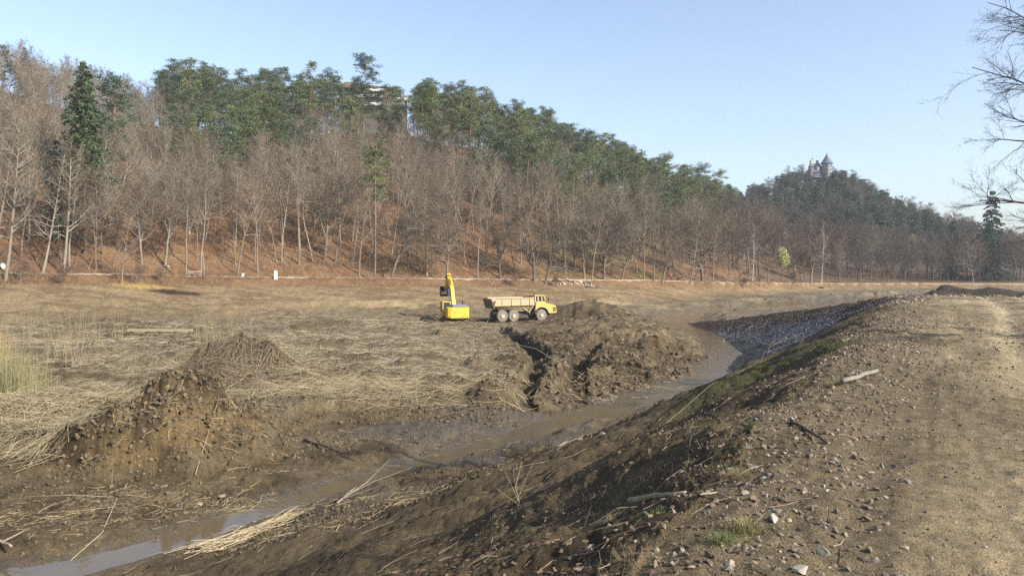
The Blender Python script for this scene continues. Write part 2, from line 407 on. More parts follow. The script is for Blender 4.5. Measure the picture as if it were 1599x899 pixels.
# ------------------------------------------------------------------ ground sheets
def lerp(a, b, k): return a + (np.asarray(b) - a) * k[:, None]
def C3(*c): return np.array(c, float)
def ground_colour(x, y, z, D):
    n1 = fbm(x, y, 0.12, 4, 1) ; n2 = fbm(x, y, 0.6, 4, 3, 0.6); n3 = fbm(x, y, 2.6, 3, 5, 0.6); n4 = fbm(x * 0.5, y * 2.0, 0.35, 4, 6)
    c = np.tile(C3(.150, .112, .074), (len(x), 1))
    c = lerp(c, C3(.095, .070, .046), sstep(-0.1, 0.8, n2))
    c = lerp(c, C3(.200, .155, .105), sstep(0.1, 0.9, -n2 + 0.4 * n3) * 0.6)
    # reed mat on the plateau
    rm = D['plat'] * (1 - 0.75 * D['mound']) * (1 - 0.7 * D['hmask']) * sstep(-0.9, 0.35, n4 + 0.5 * n2 + 0.25)
    c = lerp(c, C3(.215, .174, .128), rm * 0.85)
    c = lerp(c, C3(.185, .165, .100), rm * sstep(0.0, 0.8, n1) * 0.5)
    c = lerp(c, C3(.120, .085, .055), D['plat'] * sstep(0.05, 0.7, n1 - 0.5 * n4) * 0.8)
    # mound of dug silt: clods of dark humus and grey-beige silt
    c = lerp(c, C3(.085, .062, .042), D['mound'] * sstep(-0.2, 0.6, n2) * 0.8)
    c = lerp(c, C3(.235, .185, .125), D['mound'] * sstep(0.15, 0.8, -n2 + 0.3 * n1) * 0.7)
    lo = (D['hp'] > 0.25) & (y < 33)
    c = np.where(lo[:, None], lerp(np.tile(C3(.205, .145, .085), (len(x), 1)), C3(.085, .060, .040), sstep(-0.25, 0.45, n2 + 0.45 * n3)), c)
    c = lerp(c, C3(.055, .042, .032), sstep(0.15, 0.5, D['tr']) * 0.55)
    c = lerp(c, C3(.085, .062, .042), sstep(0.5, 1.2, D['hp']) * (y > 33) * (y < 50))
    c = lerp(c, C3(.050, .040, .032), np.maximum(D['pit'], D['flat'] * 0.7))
    c = lerp(c, C3(.075, .056, .038), D['tus'] * sstep(-0.2, 0.5, n3) * 0.8)
    # shore bank
    kb = sstep(0, 12, y - D['ytoe']) * D['far']
    g = lerp(np.tile(C3(.285, .212, .145), (len(x), 1)), C3(.190, .130, .088), sstep(-0.3, 0.5, n4 + 0.5 * n2))
    g = lerp(g, C3(.150, .140, .070), sstep(0.25, 0.8, n1 + 0.2 * n2) * 0.35)
    g = lerp(g, C3(.300, .235, .150), sstep(0.2, 0.9, -n1) * 0.6)
    g = lerp(g, C3(.190, .105, .060), sstep(-7.0, -2.0, y - D['yp']) * 0.75)
    c = lerp(c, C3(0, 0, 0), kb * 0) * (1 - kb[:, None]) + g * kb[:, None]
    # ochre digs on the left shore
    for (u, v, h, r) in ((238, 474, 5.6, 2.6), (205, 477, 5.8, 2.0), (272, 441, 2.9, 1.6), (620, 475, 5.6, 5.0), (980, 459, 4.6, 5.5)):
        px, py = XY(u, v, h); d = np.hypot((x - px) / 2.2, y - py) / r
        c = lerp(c, C3(.400, .285, .115) if u < 300 else C3(.40, .31, .20), (1 - sstep(0.4, 1.0, d + 0.35 * n2)) * 0.9)
    px, py = XY(275, 471, 5.2); c = lerp(c, C3(.05, .032, .025), 1 - sstep(0.5, 1.1, np.hypot((x - px) / 2, y - py) / 2.4 + 0.3 * n2))
    # hillside leaf litter
    hf = D['f'] > 0
    h = lerp(np.tile(C3(.270, .155, .088), (len(x), 1)), C3(.165, .105, .066), sstep(-0.2, 0.7, n2 + 0.5 * n1))
    h = lerp(h, C3(.33, .215, .125), sstep(0.25, 0.9, -n1 + 0.3 * n2) * 0.6)
    h = lerp(h, C3(.215, .185, .075), sstep(820, 900, D['b']) * (1 - sstep(980, 1080, D['b'])) * sstep(-0.3, 0.5, n1 + 0.4 * n2) * 0.65)
    h = lerp(h, C3(.14, .10, .07), sstep(1090, 1200, D['b']) * 0.7)
    c = np.where(hf[:, None], h, c)
    c = np.where(((D['ch'] > z - EZ - 0.5) & (y > 330))[:, None], C3(.10, .085, .055), c)
    pt = (y - D['yp'] > -0.9) & (D['f'] < 0)
    c = np.where(pt[:, None], C3(.36, .30, .235) * (1 + 0.15 * n2[:, None]), c)
        # far wet flats
    fl = sstep(100, 118, y) * (~D['far']) * (~D['isdam'])
    c = lerp(c, C3(.215, .175, .125), fl * sstep(-0.5, 0.5, n4))
    c = lerp(c, C3(.050, .041, .034), np.clip(D['rf'] * 3, 0, 1))
    # embankment
    t, s, e = D['t'], D['s'], D['e']
    sl = lerp(np.tile(C3(.150, .112, .074), (len(x), 1)), C3(.085, .064, .043), sstep(-0.3, 0.5, n2))
    sl = lerp(sl, C3(.20, .155, .085), sstep(0.2, 0.8, n1 + 0.35 * n3) * sstep(0.5, 1.2, e) * (1 - sstep(4, 8, e)) * 0.8)
    sl = lerp(sl, C3(.100, .105, .040), sstep(0.35, 0.8, -n1 + 0.5 * n2) * (1 - sstep(3, 6, e)) * 0.75)
    cr = lerp(np.tile(C3(.375, .295, .215), (len(x), 1)), C3(.240, .186, .132), sstep(-0.2, 0.7, n2 + 0.5 * n3))
    cr = lerp(cr, C3(.470, .380, .285), np.clip(D['rut'] * 1.0, 0, 1))
    cr = lerp(cr, C3(.150, .135, .060), sstep(0.45, 0.9, n1 + 0.5 * n2) * (1 - D['rut']) * 0.5)
    cr = lerp(cr, C3(.150, .122, .078), np.exp(-((t + 2.65 + 0.9 * sstep(14, 40, s)) / 0.45) ** 2) * sstep(-0.6, 0.3, n2) * 0.8)
    cr = cr * (1 + 0.20 * fbm(t * 2.6, s * 0.16, 1.0, 4, 2)[:, None])
    sh = sstep(-1.6, -0.2, t - 1.0 - 0.6 * n1 + 0.0) 
    cr = lerp(cr, C3(.200, .155, .105), sh * 0.8)
    dm = lerp(cr, C3(0, 0, 0), e * 0) ; k = sstep(0.15, 1.1, e + 0.3 * n2)[:, None]; dm = cr * (1 - k) + sl * k
    c = np.where(D['isdam'][:, None], dm, c)
    top = sstep(2.0, 4.5, D['d2'] - D['w2'] + 0.8 * n1)
    rp = lerp(np.tile(C3(.085, .055, .046), (len(x), 1)), C3(.092, .094, .104), top)
    kr = (D['rip'] & (s > 44)) | (D['isdam'] & (e > 0.7) & (s > 41 + 1.2 * e + 0.8 * n1) & (t > 0))
    top = np.where(D['rip'], top, sstep(1.8, 3.8, e + 0.6 * n1)); rp = lerp(np.tile(C3(.085, .055, .046), (len(x), 1)), C3(.092, .094, .104), top)
    c = np.where(kr[:, None], rp, c)
    # wet
    wet = np.clip(D['wetm'] * 1.0 + 0.25 * n2 * (D['wetm'] > 0.05), 0, 1) * (~D['isdam'] | (D['ds'] < D['hw'] + 1.0))
    wetflat = sstep(430, 500, D['b']) * (1 - sstep(880, 960, D['b'])) * (1 - D['plat']) * (y < 40) * sstep(-0.2, 0.5, n1 + 0.5 * n4 + 0.1) * (t > 12.5)
    wet = np.maximum(wet, wetflat * 0.75); wet = np.maximum(wet, fl * (1 - D['rf']) * 0.55 * sstep(-0.2, 0.5, n1 + n4))
    wet = wet * (~hf) * (~kr)
    c = lerp(c, C3(.140, .112, .080), np.clip(wet * 1.3, 0, 1) * 0.6)
    c = c * (1 - 0.18 * wet[:, None])
    c = c * (1 + 0.16 * n3[:, None])
    c = c * np.where((D['f'] > 0)[:, None], C3(.64, .63, .56), C3(.705, .690, .565))
    return np.clip(c, 0.01, 0.6), np.clip(wet, 0, 1)

A = np.concatenate([np.linspace(-1.15, -0.76, 24)[:-1], np.linspace(-0.76, 0.78, 760), np.linspace(0.78, 1.6, 60)[1:]])
r = [1.2]
while r[-1] < 175: r.append(r[-1] * 1.0074)
while r[-1] < 360: r.append(r[-1] + 2.3)
while r[-1] < 700: r.append(r[-1] + 9)
while r[-1] < 1500: r.append(r[-1] + 60)
Y = np.array(r)
GX, GY = np.meshgrid(A, Y); GX = GX * GY
gx, gy = GX.ravel(), GY.ravel()
gz, D = terrain(gx, gy, True)
gc, gw = ground_colour(gx, gy, gz, D)
nr, nc = GX.shape
idx = np.arange(nr * nc).reshape(nr, nc)
Q = np.stack([idx[:-1, :-1], idx[:-1, 1:], idx[1:, 1:], idx[1:, :-1]], -1).reshape(-1, 4)
zone = np.zeros(len(gx), int)                               # 0 bed
zone[D['far']] = 1                                          # shore bank
zone[(gy - D['yp'] > -0.9) & D['far']] = 2                  # footpath
zone[D['f'] > 0] = 3                                        # hillside
zone[(gy > 380)] = 4                                        # distant hill
zone[D['isdam']] = 5                                        # embankment
zone[D['crest'] & (D['t'] < 0.4)] = 6                       # track on its crest
qz = zone[Q[:, 0]]
GM = [("pond_bed", ground_mat("bed_mud", 4.0, 0.09, contrast=0.62)), ("shore_bank", ground_mat("bank_grass", 3.0, 0.08)), ("footpath", ground_mat("path_grit", 8.0, 0.01)),
      ("hillside", ground_mat("leaf_litter", 1.6, 0.20)), ("distant_hill", ground_mat("far_hill", 0.5, 0.2)), ("embankment", ground_mat("bank_soil", 7.0, 0.06, contrast=0.6)),
      ("dirt_track", ground_mat("track_dirt", 9.0, 0.05, contrast=0.62))]
for k, (nm, m) in enumerate(GM):
    q = Q[qz == k]
    used, inv = np.unique(q, return_inverse=True)
    me = mesh_np(nm, np.stack([gx[used], gy[used], gz[used]], 1), [inv.reshape(-1, 4)], [m], col=gc[used], smooth=True, extra={"wet": gw[used]})
    tag(obj(nm, me), kind="structure")
# coarse ground behind and beside the viewer
bx, by = np.meshgrid(np.linspace(-70, 90, 90), np.linspace(-70, 1.25, 50)); bx, by = bx.ravel(), by.ravel()
bz, D2 = terrain(bx, by, True); bc, bw = ground_colour(bx, by, bz, D2); bz = bz - 0.03
i2 = np.arange(len(bx)).reshape(50, 90)
q2 = np.stack([i2[:-1, :-1], i2[:-1, 1:], i2[1:, 1:], i2[1:, :-1]], -1).reshape(-1, 4)
tag(obj("ground", mesh_np("ground", np.stack([bx, by, bz], 1), [q2], [GM[5][1]], col=bc, smooth=True, extra={"wet": bw})), kind="structure")

# ------------------------------------------------------------------ water of the stream
wm = bpy.data.materials.new("murky_water"); wm.use_nodes = True
N = wm.node_tree.nodes; L = wm.node_tree.links; b = N["Principled BSDF"]
b.inputs["Roughness"].default_value = 0.035; b.inputs["Specular IOR Level"].default_value = 0.5; b.inputs["IOR"].default_value = 1.33
geo = N.new("ShaderNodeNewGeometry")
n1 = N.new("ShaderNodeTexNoise"); n1.inputs["Scale"].default_value = 0.35; n1.inputs["Detail"].default_value = 3; L.new(geo.outputs["Position"], n1.inputs["Vector"])
cr = N.new("ShaderNodeValToRGB"); cr.color_ramp.elements[0].position = 0.35; cr.color_ramp.elements[0].color = (.120, .085, .044, 1)
cr.color_ramp.elements[1].position = 0.65; cr.color_ramp.elements[1].color = (.085, .068, .047, 1)
L.new(n1.outputs[0], cr.inputs[0]); L.new(cr.outputs[0], b.inputs["Base Color"])
n2 = N.new("ShaderNodeTexNoise"); n2.inputs["Scale"].default_value = 5.0; n2.inputs["Detail"].default_value = 4; L.new(geo.outputs["Position"], n2.inputs["Vector"])
bp = N.new("ShaderNodeBump"); bp.inputs["Strength"].default_value = 0.07; bp.inputs["Distance"].default_value = 0.03
sy = N.new("ShaderNodeSeparateXYZ"); L.new(geo.outputs["Position"], sy.inputs[0])
rif = N.new("ShaderNodeMapRange"); rif.inputs[1].default_value = 36; rif.inputs[2].default_value = 50; rif.inputs[3].default_value = 0.07; rif.inputs[4].default_value = 0.55   # riffles at the bend
L.new(sy.outputs[1], rif.inputs[0]); L.new(rif.outputs[0], bp.inputs["Strength"])
L.new(n2.outputs[0], bp.inputs["Height"]); L.new(bp.outputs[0], b.inputs["Normal"])
def smooth_poly(P, W, n=10):
    P = np.array(P); W = np.array(W, float); out = []
    for i in range(len(P) - 1):
        p0 = P[max(i - 1, 0)]; p1 = P[i]; p2 = P[i + 1]; p3 = P[min(i + 2, len(P) - 1)]
        for k in range(n):
            t = k / n
            q = 0.5 * ((2 * p1) + (-p0 + p2) * t + (2 * p0 - 5 * p1 + 4 * p2 - p3) * t * t + (-p0 + 3 * p1 - 3 * p2 + p3) * t ** 3)
            out.append((q[0], q[1], W[i] + (W[i + 1] - W[i]) * t))
    out.append((*P[-1], W[-1])); return np.array(out)
sp = smooth_poly(STREAM, SHW, 8)
tg = np.gradient(sp[:, :2], axis=0); tg /= np.linalg.norm(tg, axis=1)[:, None] + 1e-9; nrm = np.stack([-tg[:, 1], tg[:, 0]], 1)
cols = np.array([-1.5, -0.5, 0.5, 1.5])
V = []
for k in cols:
    p = sp[:, :2] + nrm * (sp[:, 2] * k + np.sign(k) * 0.3)[:, None]; V.append(np.column_stack([p, np.full(len(p), WL + 0.015 + EZ)]))
V = np.concatenate(V); n = len(sp); ii = np.arange(n - 1)
fs = np.concatenate([np.stack([k * n + ii, k * n + ii + 1, (k + 1) * n + ii + 1, (k + 1) * n + ii], 1) for k in range(3)])
tag(obj("water", mesh_np("water", V, [fs], [wm], smooth=True)), kind="structure")

# ------------------------------------------------------------------ tree prototypes
def tubes(segs, k):
    """segs (n,8): p0 p1 r0 r1 -> vertices, quads (open frusta)"""
    S = np.asarray(segs, float).reshape(-1, 8); n = len(S)
    p0, p1, r0, r1 = S[:, :3], S[:, 3:6], S[:, 6], S[:, 7]
    d = p1 - p0; d /= np.linalg.norm(d, axis=1)[:, None] + 1e-9
    ref = np.where(np.abs(d[:, 2:3]) > 0.9, np.array([[1.0, 0, 0]]), np.array([[0, 0, 1.0]]))
    a = np.cross(d, ref); a /= np.linalg.norm(a, axis=1)[:, None] + 1e-9; b_ = np.cross(d, a)
    th = np.arange(k) * 2 * PI / k
    ring = a[:, None, :] * np.cos(th)[None, :, None] + b_[:, None, :] * np.sin(th)[None, :, None]
    v = np.concatenate([p0[:, None] + ring * r0[:, None, None], p1[:, None] + ring * r1[:, None, None]], 1)
    base = np.arange(n)[:, None] * 2 * k; i = np.arange(k)[None]; j = (i + 1) % k
    q = np.stack([base + i, base + j, base + j + k, base + i + k], -1).reshape(-1, 4)
    return v.reshape(-1, 3), q
def spikes(segs):
    """segs (n,8) -> 3-sided cones"""
    S = np.asarray(segs, float).reshape(-1, 8); n = len(S)
    p0, p1, r0 = S[:, :3], S[:, 3:6], S[:, 6]
    d = p1 - p0; d /= np.linalg.norm(d, axis=1)[:, None] + 1e-9
    ref = np.where(np.abs(d[:, 2:3]) > 0.9, np.array([[1.0, 0, 0]]), np.array([[0, 0, 1.0]]))
    a = np.cross(d, ref); a /= np.linalg.norm(a, axis=1)[:, None] + 1e-9; b_ = np.cross(d, a)
    th = np.arange(3) * 2 * PI / 3
    ring = a[:, None, :] * np.cos(th)[None, :, None] + b_[:, None, :] * np.sin(th)[None, :, None]
    v = np.concatenate([p0[:, None] + ring * r0[:, None, None], p1[:, None]], 1)
    base = np.arange(n)[:, None] * 4; i = np.arange(3)[None]; j = (i + 1) % 3
    return v.reshape(-1, 3), np.stack([base + i, base + j, base + 3 + 0 * i], -1).reshape(-1, 3)
def join(parts):
    """parts: list of (verts, faces, colour or per-vertex colours) -> verts, [faces by size], colours"""
    V = []; FS = {}; CC = []; n = 0
    for v, f, c in parts:
        if len(v) == 0: continue
        V.append(v); FS.setdefault(f.shape[1], []).append(f + n); n += len(v)
        CC.append(np.broadcast_to(np.asarray(c, float), (len(v), 3)))
    return np.concatenate(V), [np.concatenate(x) for x in FS.values()], np.concatenate(CC)

def nrm_(v): return v / (np.linalg.norm(v) + 1e-9)
def rand_perp(d, R):
    v = R.normal(size=3); v -= d * v.dot(d); return nrm_(v)
def limb(p, d, L, r, R, nseg, crook, up, rend=0.25):
    """a crooked tapering limb -> segments and points"""
    out = []; pts = [(p.copy(), d.copy(), r)]
    for i in range(nseg):
        d = nrm_(d + rand_perp(d, R) * crook * R.random() + np.array([0, 0, up]))
        q = p + d * (L / nseg); rr = r * (1 - (1 - rend) * (i + 1) / nseg); r0 = r * (1 - (1 - rend) * i / nseg)
        out.append((*p, *q, r0, rr)); p = q; pts.append((p.copy(), d.copy(), rr))
    return out, pts
def along(pts, f):
    x = f * (len(pts) - 1); i = min(int(x), len(pts) - 2); k = x - i
    return pts[i][0] * (1 - k) + pts[i + 1][0] * k, nrm_(pts[i][1] * (1 - k) + pts[i + 1][1] * k), pts[i][2] * (1 - k) + pts[i + 1][2] * k

def bare_tree(seed, H=20, r=0.22, first=0.42, n1=22, ang=48, l1=0.28, crook=0.10, lean=0.0, up=0.06, n2=8, n3=6, n4=4, droop=0.0, trunk_c=(.25, .215, .17), twig_c=(.210, .172, .135), tw=0.0115, fork=0, leanrot=0.0):
    R = np.random.default_rng(seed)
    T = []; L1 = []; L2 = []; L3 = []; L4 = []
    d0 = nrm_(np.array([math.sin(lean) * math.cos(leanrot), math.sin(lean) * math.sin(leanrot), math.cos(lean)]))
    stems = []
    segs, pts = limb(np.array([0, 0, -0.6]), d0, H * 0.93, r, R, 14, crook * 0.55, 0.015, 0.13); T += segs; stems.append((pts, 1.0))
    T.append((0, 0, -0.6, *(np.array([0, 0, -0.6]) + d0 * 1.1), r * 1.6, r * 0.98))
    for k in range(fork):
        p, d, rr = along(pts, 0.22 + 0.16 * R.random()); dd = nrm_(d + rand_perp(d, R) * 0.45)
        sg, pp = limb(p, dd, H * (0.55 + 0.1 * R.random()), rr * 0.72, R, 10, crook * 0.7, 0.05, 0.15); T += sg; stems.append((pp, 0.6))
    for pts, share in stems:
        m = int(n1 * share) + 1
        for i in range(m):
            f = first + (1 - first) * ((i + R.random()) / m) ** 0.9 if share == 1.0 else 0.25 + 0.75 * (i + R.random()) / m
            p, d, rr = along(pts, min(f, 0.995))
            a = math.radians(ang * (1.15 - 0.5 * f) * R.uniform(0.75, 1.25)); o = rand_perp(d, R)
            dd = nrm_(d * math.cos(a) + o * math.sin(a))
            Lb = H * l1 * R.uniform(0.6, 1.15) * (1.15 - 0.75 * max(0, (f - first) / (1 - first)) ** 1.3)
            sg, p1 = limb(p, dd, Lb, min(rr * 0.66, 0.036 * Lb + 0.012), R, 6, crook * 1.9, up, 0.22); (T if sg[0][6] > 0.055 else L1).extend(sg)
            for j in range(n2):
                q, e, rq = along(p1, R.uniform(0.18, 1.0)); a2 = math.radians(R.uniform(28, 62))
                ee = nrm_(e * math.cos(a2) + rand_perp(e, R) * math.sin(a2) + np.array([0, 0, 0.10 - droop]))
                L_2 = Lb * R.uniform(0.28, 0.52)
                s2, p2 = limb(q, ee, L_2, max(rq * 0.5, tw * 1.3), R, 3, crook * 2.2, up * 0.7 - droop * 0.35, 0.35); L2 += s2
                for k in range(n3):
                    u_, g, _ = along(p2, R.uniform(0.1, 1.0)); a3 = math.radians(R.uniform(25, 60))
                    gg = nrm_(g * math.cos(a3) + rand_perp(g, R) * math.sin(a3) + np.array([0, 0, 0.08 - droop * 1.6]))
                    l3 = max(L_2 * R.uniform(0.3, 0.6), 0.4); e3 = u_ + gg * l3; L3.append((*u_, *e3, tw, tw * 0.5))
                    for h in range(n4):
                        v_ = u_ + gg * l3 * R.uniform(0.2, 1.0); o = rand_perp(gg, R); dd4 = nrm_(gg * 0.75 + o * 0.66 + np.array([0, 0, -droop * 1.2]))
                        L4.append((*v_, *(v_ + dd4 * l3 * R.uniform(0.35, 0.7)), tw * 0.75, 0))
    def cv(v, c, amt=0.22): return np.asarray(c) * (1 + amt * (R.random((len(v), 1)) - 0.5) * 2)
    tv, tf = tubes(T, 7); trunk = join([(tv, tf, cv(tv, np.asarray(trunk_c) * 0.72, 0.14))])
    parts = []
    for S, k in ((L1, 5), (L2, 3)):
        if S: v, f = tubes(S, k); parts.append((v, f, cv(v, np.asarray(trunk_c) * 0.55 + np.asarray(twig_c) * 0.45)))
    for S in (L3, L4):
        if S: v, f = spikes(S); parts.append((v, f, cv(v, np.asarray(twig_c) * np.array([.60, .60, .55]), 0.30)))
    return trunk, join(parts)

def quads_at(P, size, R, flat=0.0, asp=0.4):
    """randomly turned leaf quads at points P"""
    n = len(P); d = R.normal(size=(n, 3)); d[:, 2] *= (1 - flat); d /= np.linalg.norm(d, axis=1)[:, None]
    e = np.cross(d, R.normal(size=(n, 3))); e /= np.linalg.norm(e, axis=1)[:, None] + 1e-9
    s = size * R.uniform(0.6, 1.3, (n, 1)); d = d * s; e = e * s * asp
    v = np.stack([P - d - e, P + d - e * 0.6, P + d * 1.1 + e * 0.6, P - d * 0.9 + e], 1).reshape(-1, 3)
    i = np.arange(n)[:, None] * 4
    return v, np.concatenate([i, i + 1, i + 2, i + 3], 1)

def pine_tree(seed, H=21, r=0.21, first=0.50, n1=24, l1=0.17, col=(0.080, 0.108, 0.052), clump=0.82, nq=56, lean=0.05, top=0.42, qs=0.15):
    R = np.random.default_rng(seed); T = []; BR = []; parts = []
    d0 = nrm_(np.array([lean * R.normal(), lean * R.normal(), 1]))
    segs, pts = limb(np.array([0, 0, -0.6]), d0, H * 0.95 + 0.6, r, R, 12, 0.04, 0.01, 0.18); T += segs
    C = []
    for i in range(n1):
        f = first + (1 - first) * (i + R.random()) / n1; p, d, rr = along(pts, min(f, 0.99)); k = (f - first) / (1 - first)
        az = R.uniform(0, 2 * PI); el = R.uniform(-0.05, 0.45) + 0.5 * k
        dd = nrm_(np.array([math.cos(az), math.sin(az), el])); L = H * l1 * R.uniform(0.55, 1.2) * (1 - (1 - top) * k ** 1.6) * (0.65 + 0.5 * min(1, k * 4))
        sg, p1 = limb(p, dd, L, rr * 0.38, R, 4, 0.25, 0.04, 0.3); BR += sg
        for g in (0.45, 0.72, 0.95):
            if R.random() < 0.85:
                q, _, _ = along(p1, g); C.append((q + R.normal(size=3) * 0.15 * L * np.array([1, 1, 0.5]), clump * R.uniform(0.65, 1.2)))
                if R.random() < 0.6: C.append((q + rand_perp(dd, R) * L * 0.35, clump * R.uniform(0.5, 0.95)))
    C.append((pts[-1][0], clump * 0.8))
    for c, s in C:
        m = max(int(nq * s * s * 1.3), 8)
        P = c + R.normal(size=(m, 3)) * np.array([s, s, s * 0.36]) * 0.66
        v, f = quads_at(P, qs, R, 0.35, 0.42); tint = np.asarray(col) * R.uniform(0.72, 1.35) * np.array([R.uniform(0.9, 1.25), 1, R.uniform(0.85, 1.1)])
        parts.append((v, f, tint * (1 + 0.25 * (np.repeat(R.random((m, 1)), 4, 0) - 0.5))))
    tv, tf = tubes(T, 7); z = tv[:, 2:3] / H
    tc = np.array([.15, .115, .09]) * (1 - sstep(0.3, 0.6, z)) + np.array([.23, .135, .085]) * sstep(0.3, 0.6, z)
    bv, bf = tubes(BR, 4); parts.append((bv, bf, np.array([.15, .10, .07])))
    return join([(tv, tf, tc)]), join(parts)

def spruce_tree(seed, H=26, r=0.28, col=(.034, .060, .034), first=0.10, lvls=44, width=0.205, qs=0.20, shape=0.8):
    R = np.random.default_rng(seed); T = []; parts = []; BR = []
    segs, pts = limb(np.array([0, 0, -0.6]), np.array([0, 0, 1.0]), H + 0.6, r, R, 12, 0.015, 0.02, 0.06); T += segs
    P = []; TT = []
    for i in range(lvls):
        f = first + (1 - first) * (i + R.random() * 0.6) / lvls; p, d, rr = along(pts, f)
        L = H * width * ((1 - f) / (1 - first)) ** shape * R.uniform(0.55, 1.25) + 0.25
        for k in range(7):
            az = 2 * PI * (k + R.random()) / 7; Lk = L * R.uniform(0.7, 1.1)
            pr = p.copy(); m = max(int(Lk * 17), 8)
            t = np.sqrt(R.random(m)) ; dirv = np.array([math.cos(az), math.sin(az), 0])
            side = np.array([-math.sin(az), math.cos(az), 0])
            pos = pr + dirv * (t * Lk)[:, None] + side * (R.normal(size=m) * 0.18 * Lk * (1.1 - t))[:, None]
            pos[:, 2] += 0.12 * Lk - 0.42 * Lk * t ** 1.5 + R.normal(size=m) * 0.10
            P.append(pos); TT.append(np.full(m, R.uniform(0.75, 1.3)))
            BR.append((*pr, *(pr + dirv * Lk * 0.8 + np.array([0, 0, -0.18 * Lk])), rr * 0.25 + 0.01, 0.01))
    P = np.concatenate(P); TT = np.concatenate(TT)
    v, f = quads_at(P, qs, R, 0.5, 0.45); parts.append((v, f, np.asarray(col) * np.repeat(TT, 4)[:, None]))
    bv, bf = tubes(BR, 3); parts.append((bv, bf, np.array([.10, .075, .055])))
    tv, tf = tubes(T, 7)
    return join([(tv, tf, np.array([.13, .10, .08]))]), join(parts)

BARK = mat_col("tree_bark", 0.9, 0.15, 0.22, hue=0.012)
TWIG = mat_col("tree_twigs", 0.9, 0.15, 0.30, hue=0.015)
NEEDLE = mat_col("conifer_needles", 0.7, 0.25, 0.32, trans=0.18, hue=0.015)
PROTO = {}
def proto(key, built, crown_mat):
    (tv, tf, tc), (cv_, cf, cc) = built
    PROTO[key] = (mesh_np(key + "_trunk", tv, tf, [BARK], col=tc, smooth=True), mesh_np(key + "_crown", cv_, cf, [crown_mat], col=cc))
REDW = (.198, .148, .112)
proto("slim0", bare_tree(11, 21, 0.17, 0.46, 20, 50, 0.21, 0.16, up=0.05, n3=6, n4=2, twig_c=(.185, .158, .120)), TWIG)
proto("slim1", bare_tree(12, 19, 0.15, 0.50, 17, 58, 0.24, 0.24, 0.07, up=0.04, n3=6, n4=2, twig_c=REDW), TWIG)
proto("slim2", bare_tree(13, 22, 0.19, 0.52, 18, 48, 0.22, 0.18, 0.03, up=0.06, fork=1, n3=6, n4=2, twig_c=(.195, .162, .122)), TWIG)
proto("slim3", bare_tree(14, 17, 0.12, 0.38, 18, 60, 0.22, 0.24, 0.10, up=0.03, n3=6, n4=2, twig_c=REDW, trunk_c=(.25, .205, .16)), TWIG)
proto("slim4", bare_tree(71, 23, 0.14, 0.60, 14, 46, 0.19, 0.14, 0.04, up=0.05, n3=6, n4=2, trunk_c=(.30, .265, .21), twig_c=(.185, .146, .110)), TWIG)
proto("slim5", bare_tree(72, 15, 0.11, 0.30, 16, 66, 0.24, 0.30, 0.16, up=0.02, n3=6, n4=2, trunk_c=(.20, .165, .13), twig_c=(.190, .150, .115)), TWIG)
proto("round0", bare_tree(15, 18, 0.20, 0.34, 20, 62, 0.32, 0.26, 0.05, up=0.04, fork=2, n3=6, n4=2, twig_c=(.185, .158, .122)), TWIG)
proto("round1", bare_tree(16, 17, 0.21, 0.36, 20, 64, 0.34, 0.30, 0.07, up=0.03, fork=2, n3=6, n4=2, trunk_c=(.24, .205, .165), twig_c=(.178, .148, .112)), TWIG)
OAKT = (.175, .150, .120)
proto("oak0", bare_tree(17, 16, 0.30, 0.20, 22, 66, 0.38, 0.30, 0.10, up=0.05, trunk_c=OAKT, twig_c=(.165, .135, .105), fork=2, n2=9), TWIG)
proto("oak1", bare_tree(18, 14, 0.27, 0.22, 20, 68, 0.38, 0.34, 0.14, up=0.05, trunk_c=OAKT, twig_c=(.165, .135, .105), fork=1, n2=9), TWIG)
proto("oak2", bare_tree(19, 17, 0.36, 0.18, 24, 68, 0.42, 0.30, 0.04, up=0.05, trunk_c=OAKT, twig_c=(.160, .130, .105), fork=3, n2=9), TWIG)
proto("alder0", bare_tree(20, 22, 0.24, 0.30, 30, 62, 0.19, 0.10, 0.10, up=0.03, trunk_c=(.28, .245, .195), twig_c=(.20, .16, .125)), TWIG)
proto("alder1", bare_tree(21, 20, 0.20, 0.25, 30, 66, 0.19, 0.12, 0.20, up=0.03, trunk_c=(.28, .245, .195), twig_c=(.20, .16, .125)), TWIG)
proto("alder2", bare_tree(28, 17, 0.15, 0.22, 30, 68, 0.18, 0.12, 0.05, up=0.02, trunk_c=(.24, .20, .165), twig_c=(.215, .145, .110)), TWIG)
proto("dark0", bare_tree(22, 19, 0.22, 0.28, 26, 60, 0.26, 0.16, 0.03, up=0.05, trunk_c=(.13, .115, .10), twig_c=(.135, .110, .092), fork=1), TWIG)
proto("dark1", bare_tree(23, 17, 0.20, 0.24, 26, 60, 0.26, 0.18, 0.05, up=0.05, trunk_c=(.13, .115, .10), twig_c=(.150, .115, .090), fork=1), TWIG)
proto("birch", bare_tree(24, 19, 0.13, 0.35, 24, 45, 0.18, 0.10, 0.03, up=0.04, droop=0.10, trunk_c=(.58, .56, .52), twig_c=(.17, .12, .105)), TWIG)
proto("willow", bare_tree(25, 14, 0.30, 0.30, 20, 60, 0.32, 0.16, 0.04, up=0.02, droop=0.75, n2=10, n3=7, n4=4, trunk_c=(.20, .17, .14), twig_c=(.255, .190, .155), fork=2), TWIG)
proto("shrub", bare_tree(26, 4.2, 0.05, 0.08, 14, 50, 0.42, 0.25, 0.1, up=0.08, n2=7, n3=5, n4=3, trunk_c=(.20, .16, .13), twig_c=(.24, .155, .110), tw=0.008, fork=3), TWIG)
proto("pine0", pine_tree(31, 20, 0.20, 0.44, 28, 0.19), NEEDLE); proto("pine1", pine_tree(32, 18, 0.19, 0.38, 30, 0.20, (0.072, 0.102, 0.057)), NEEDLE)
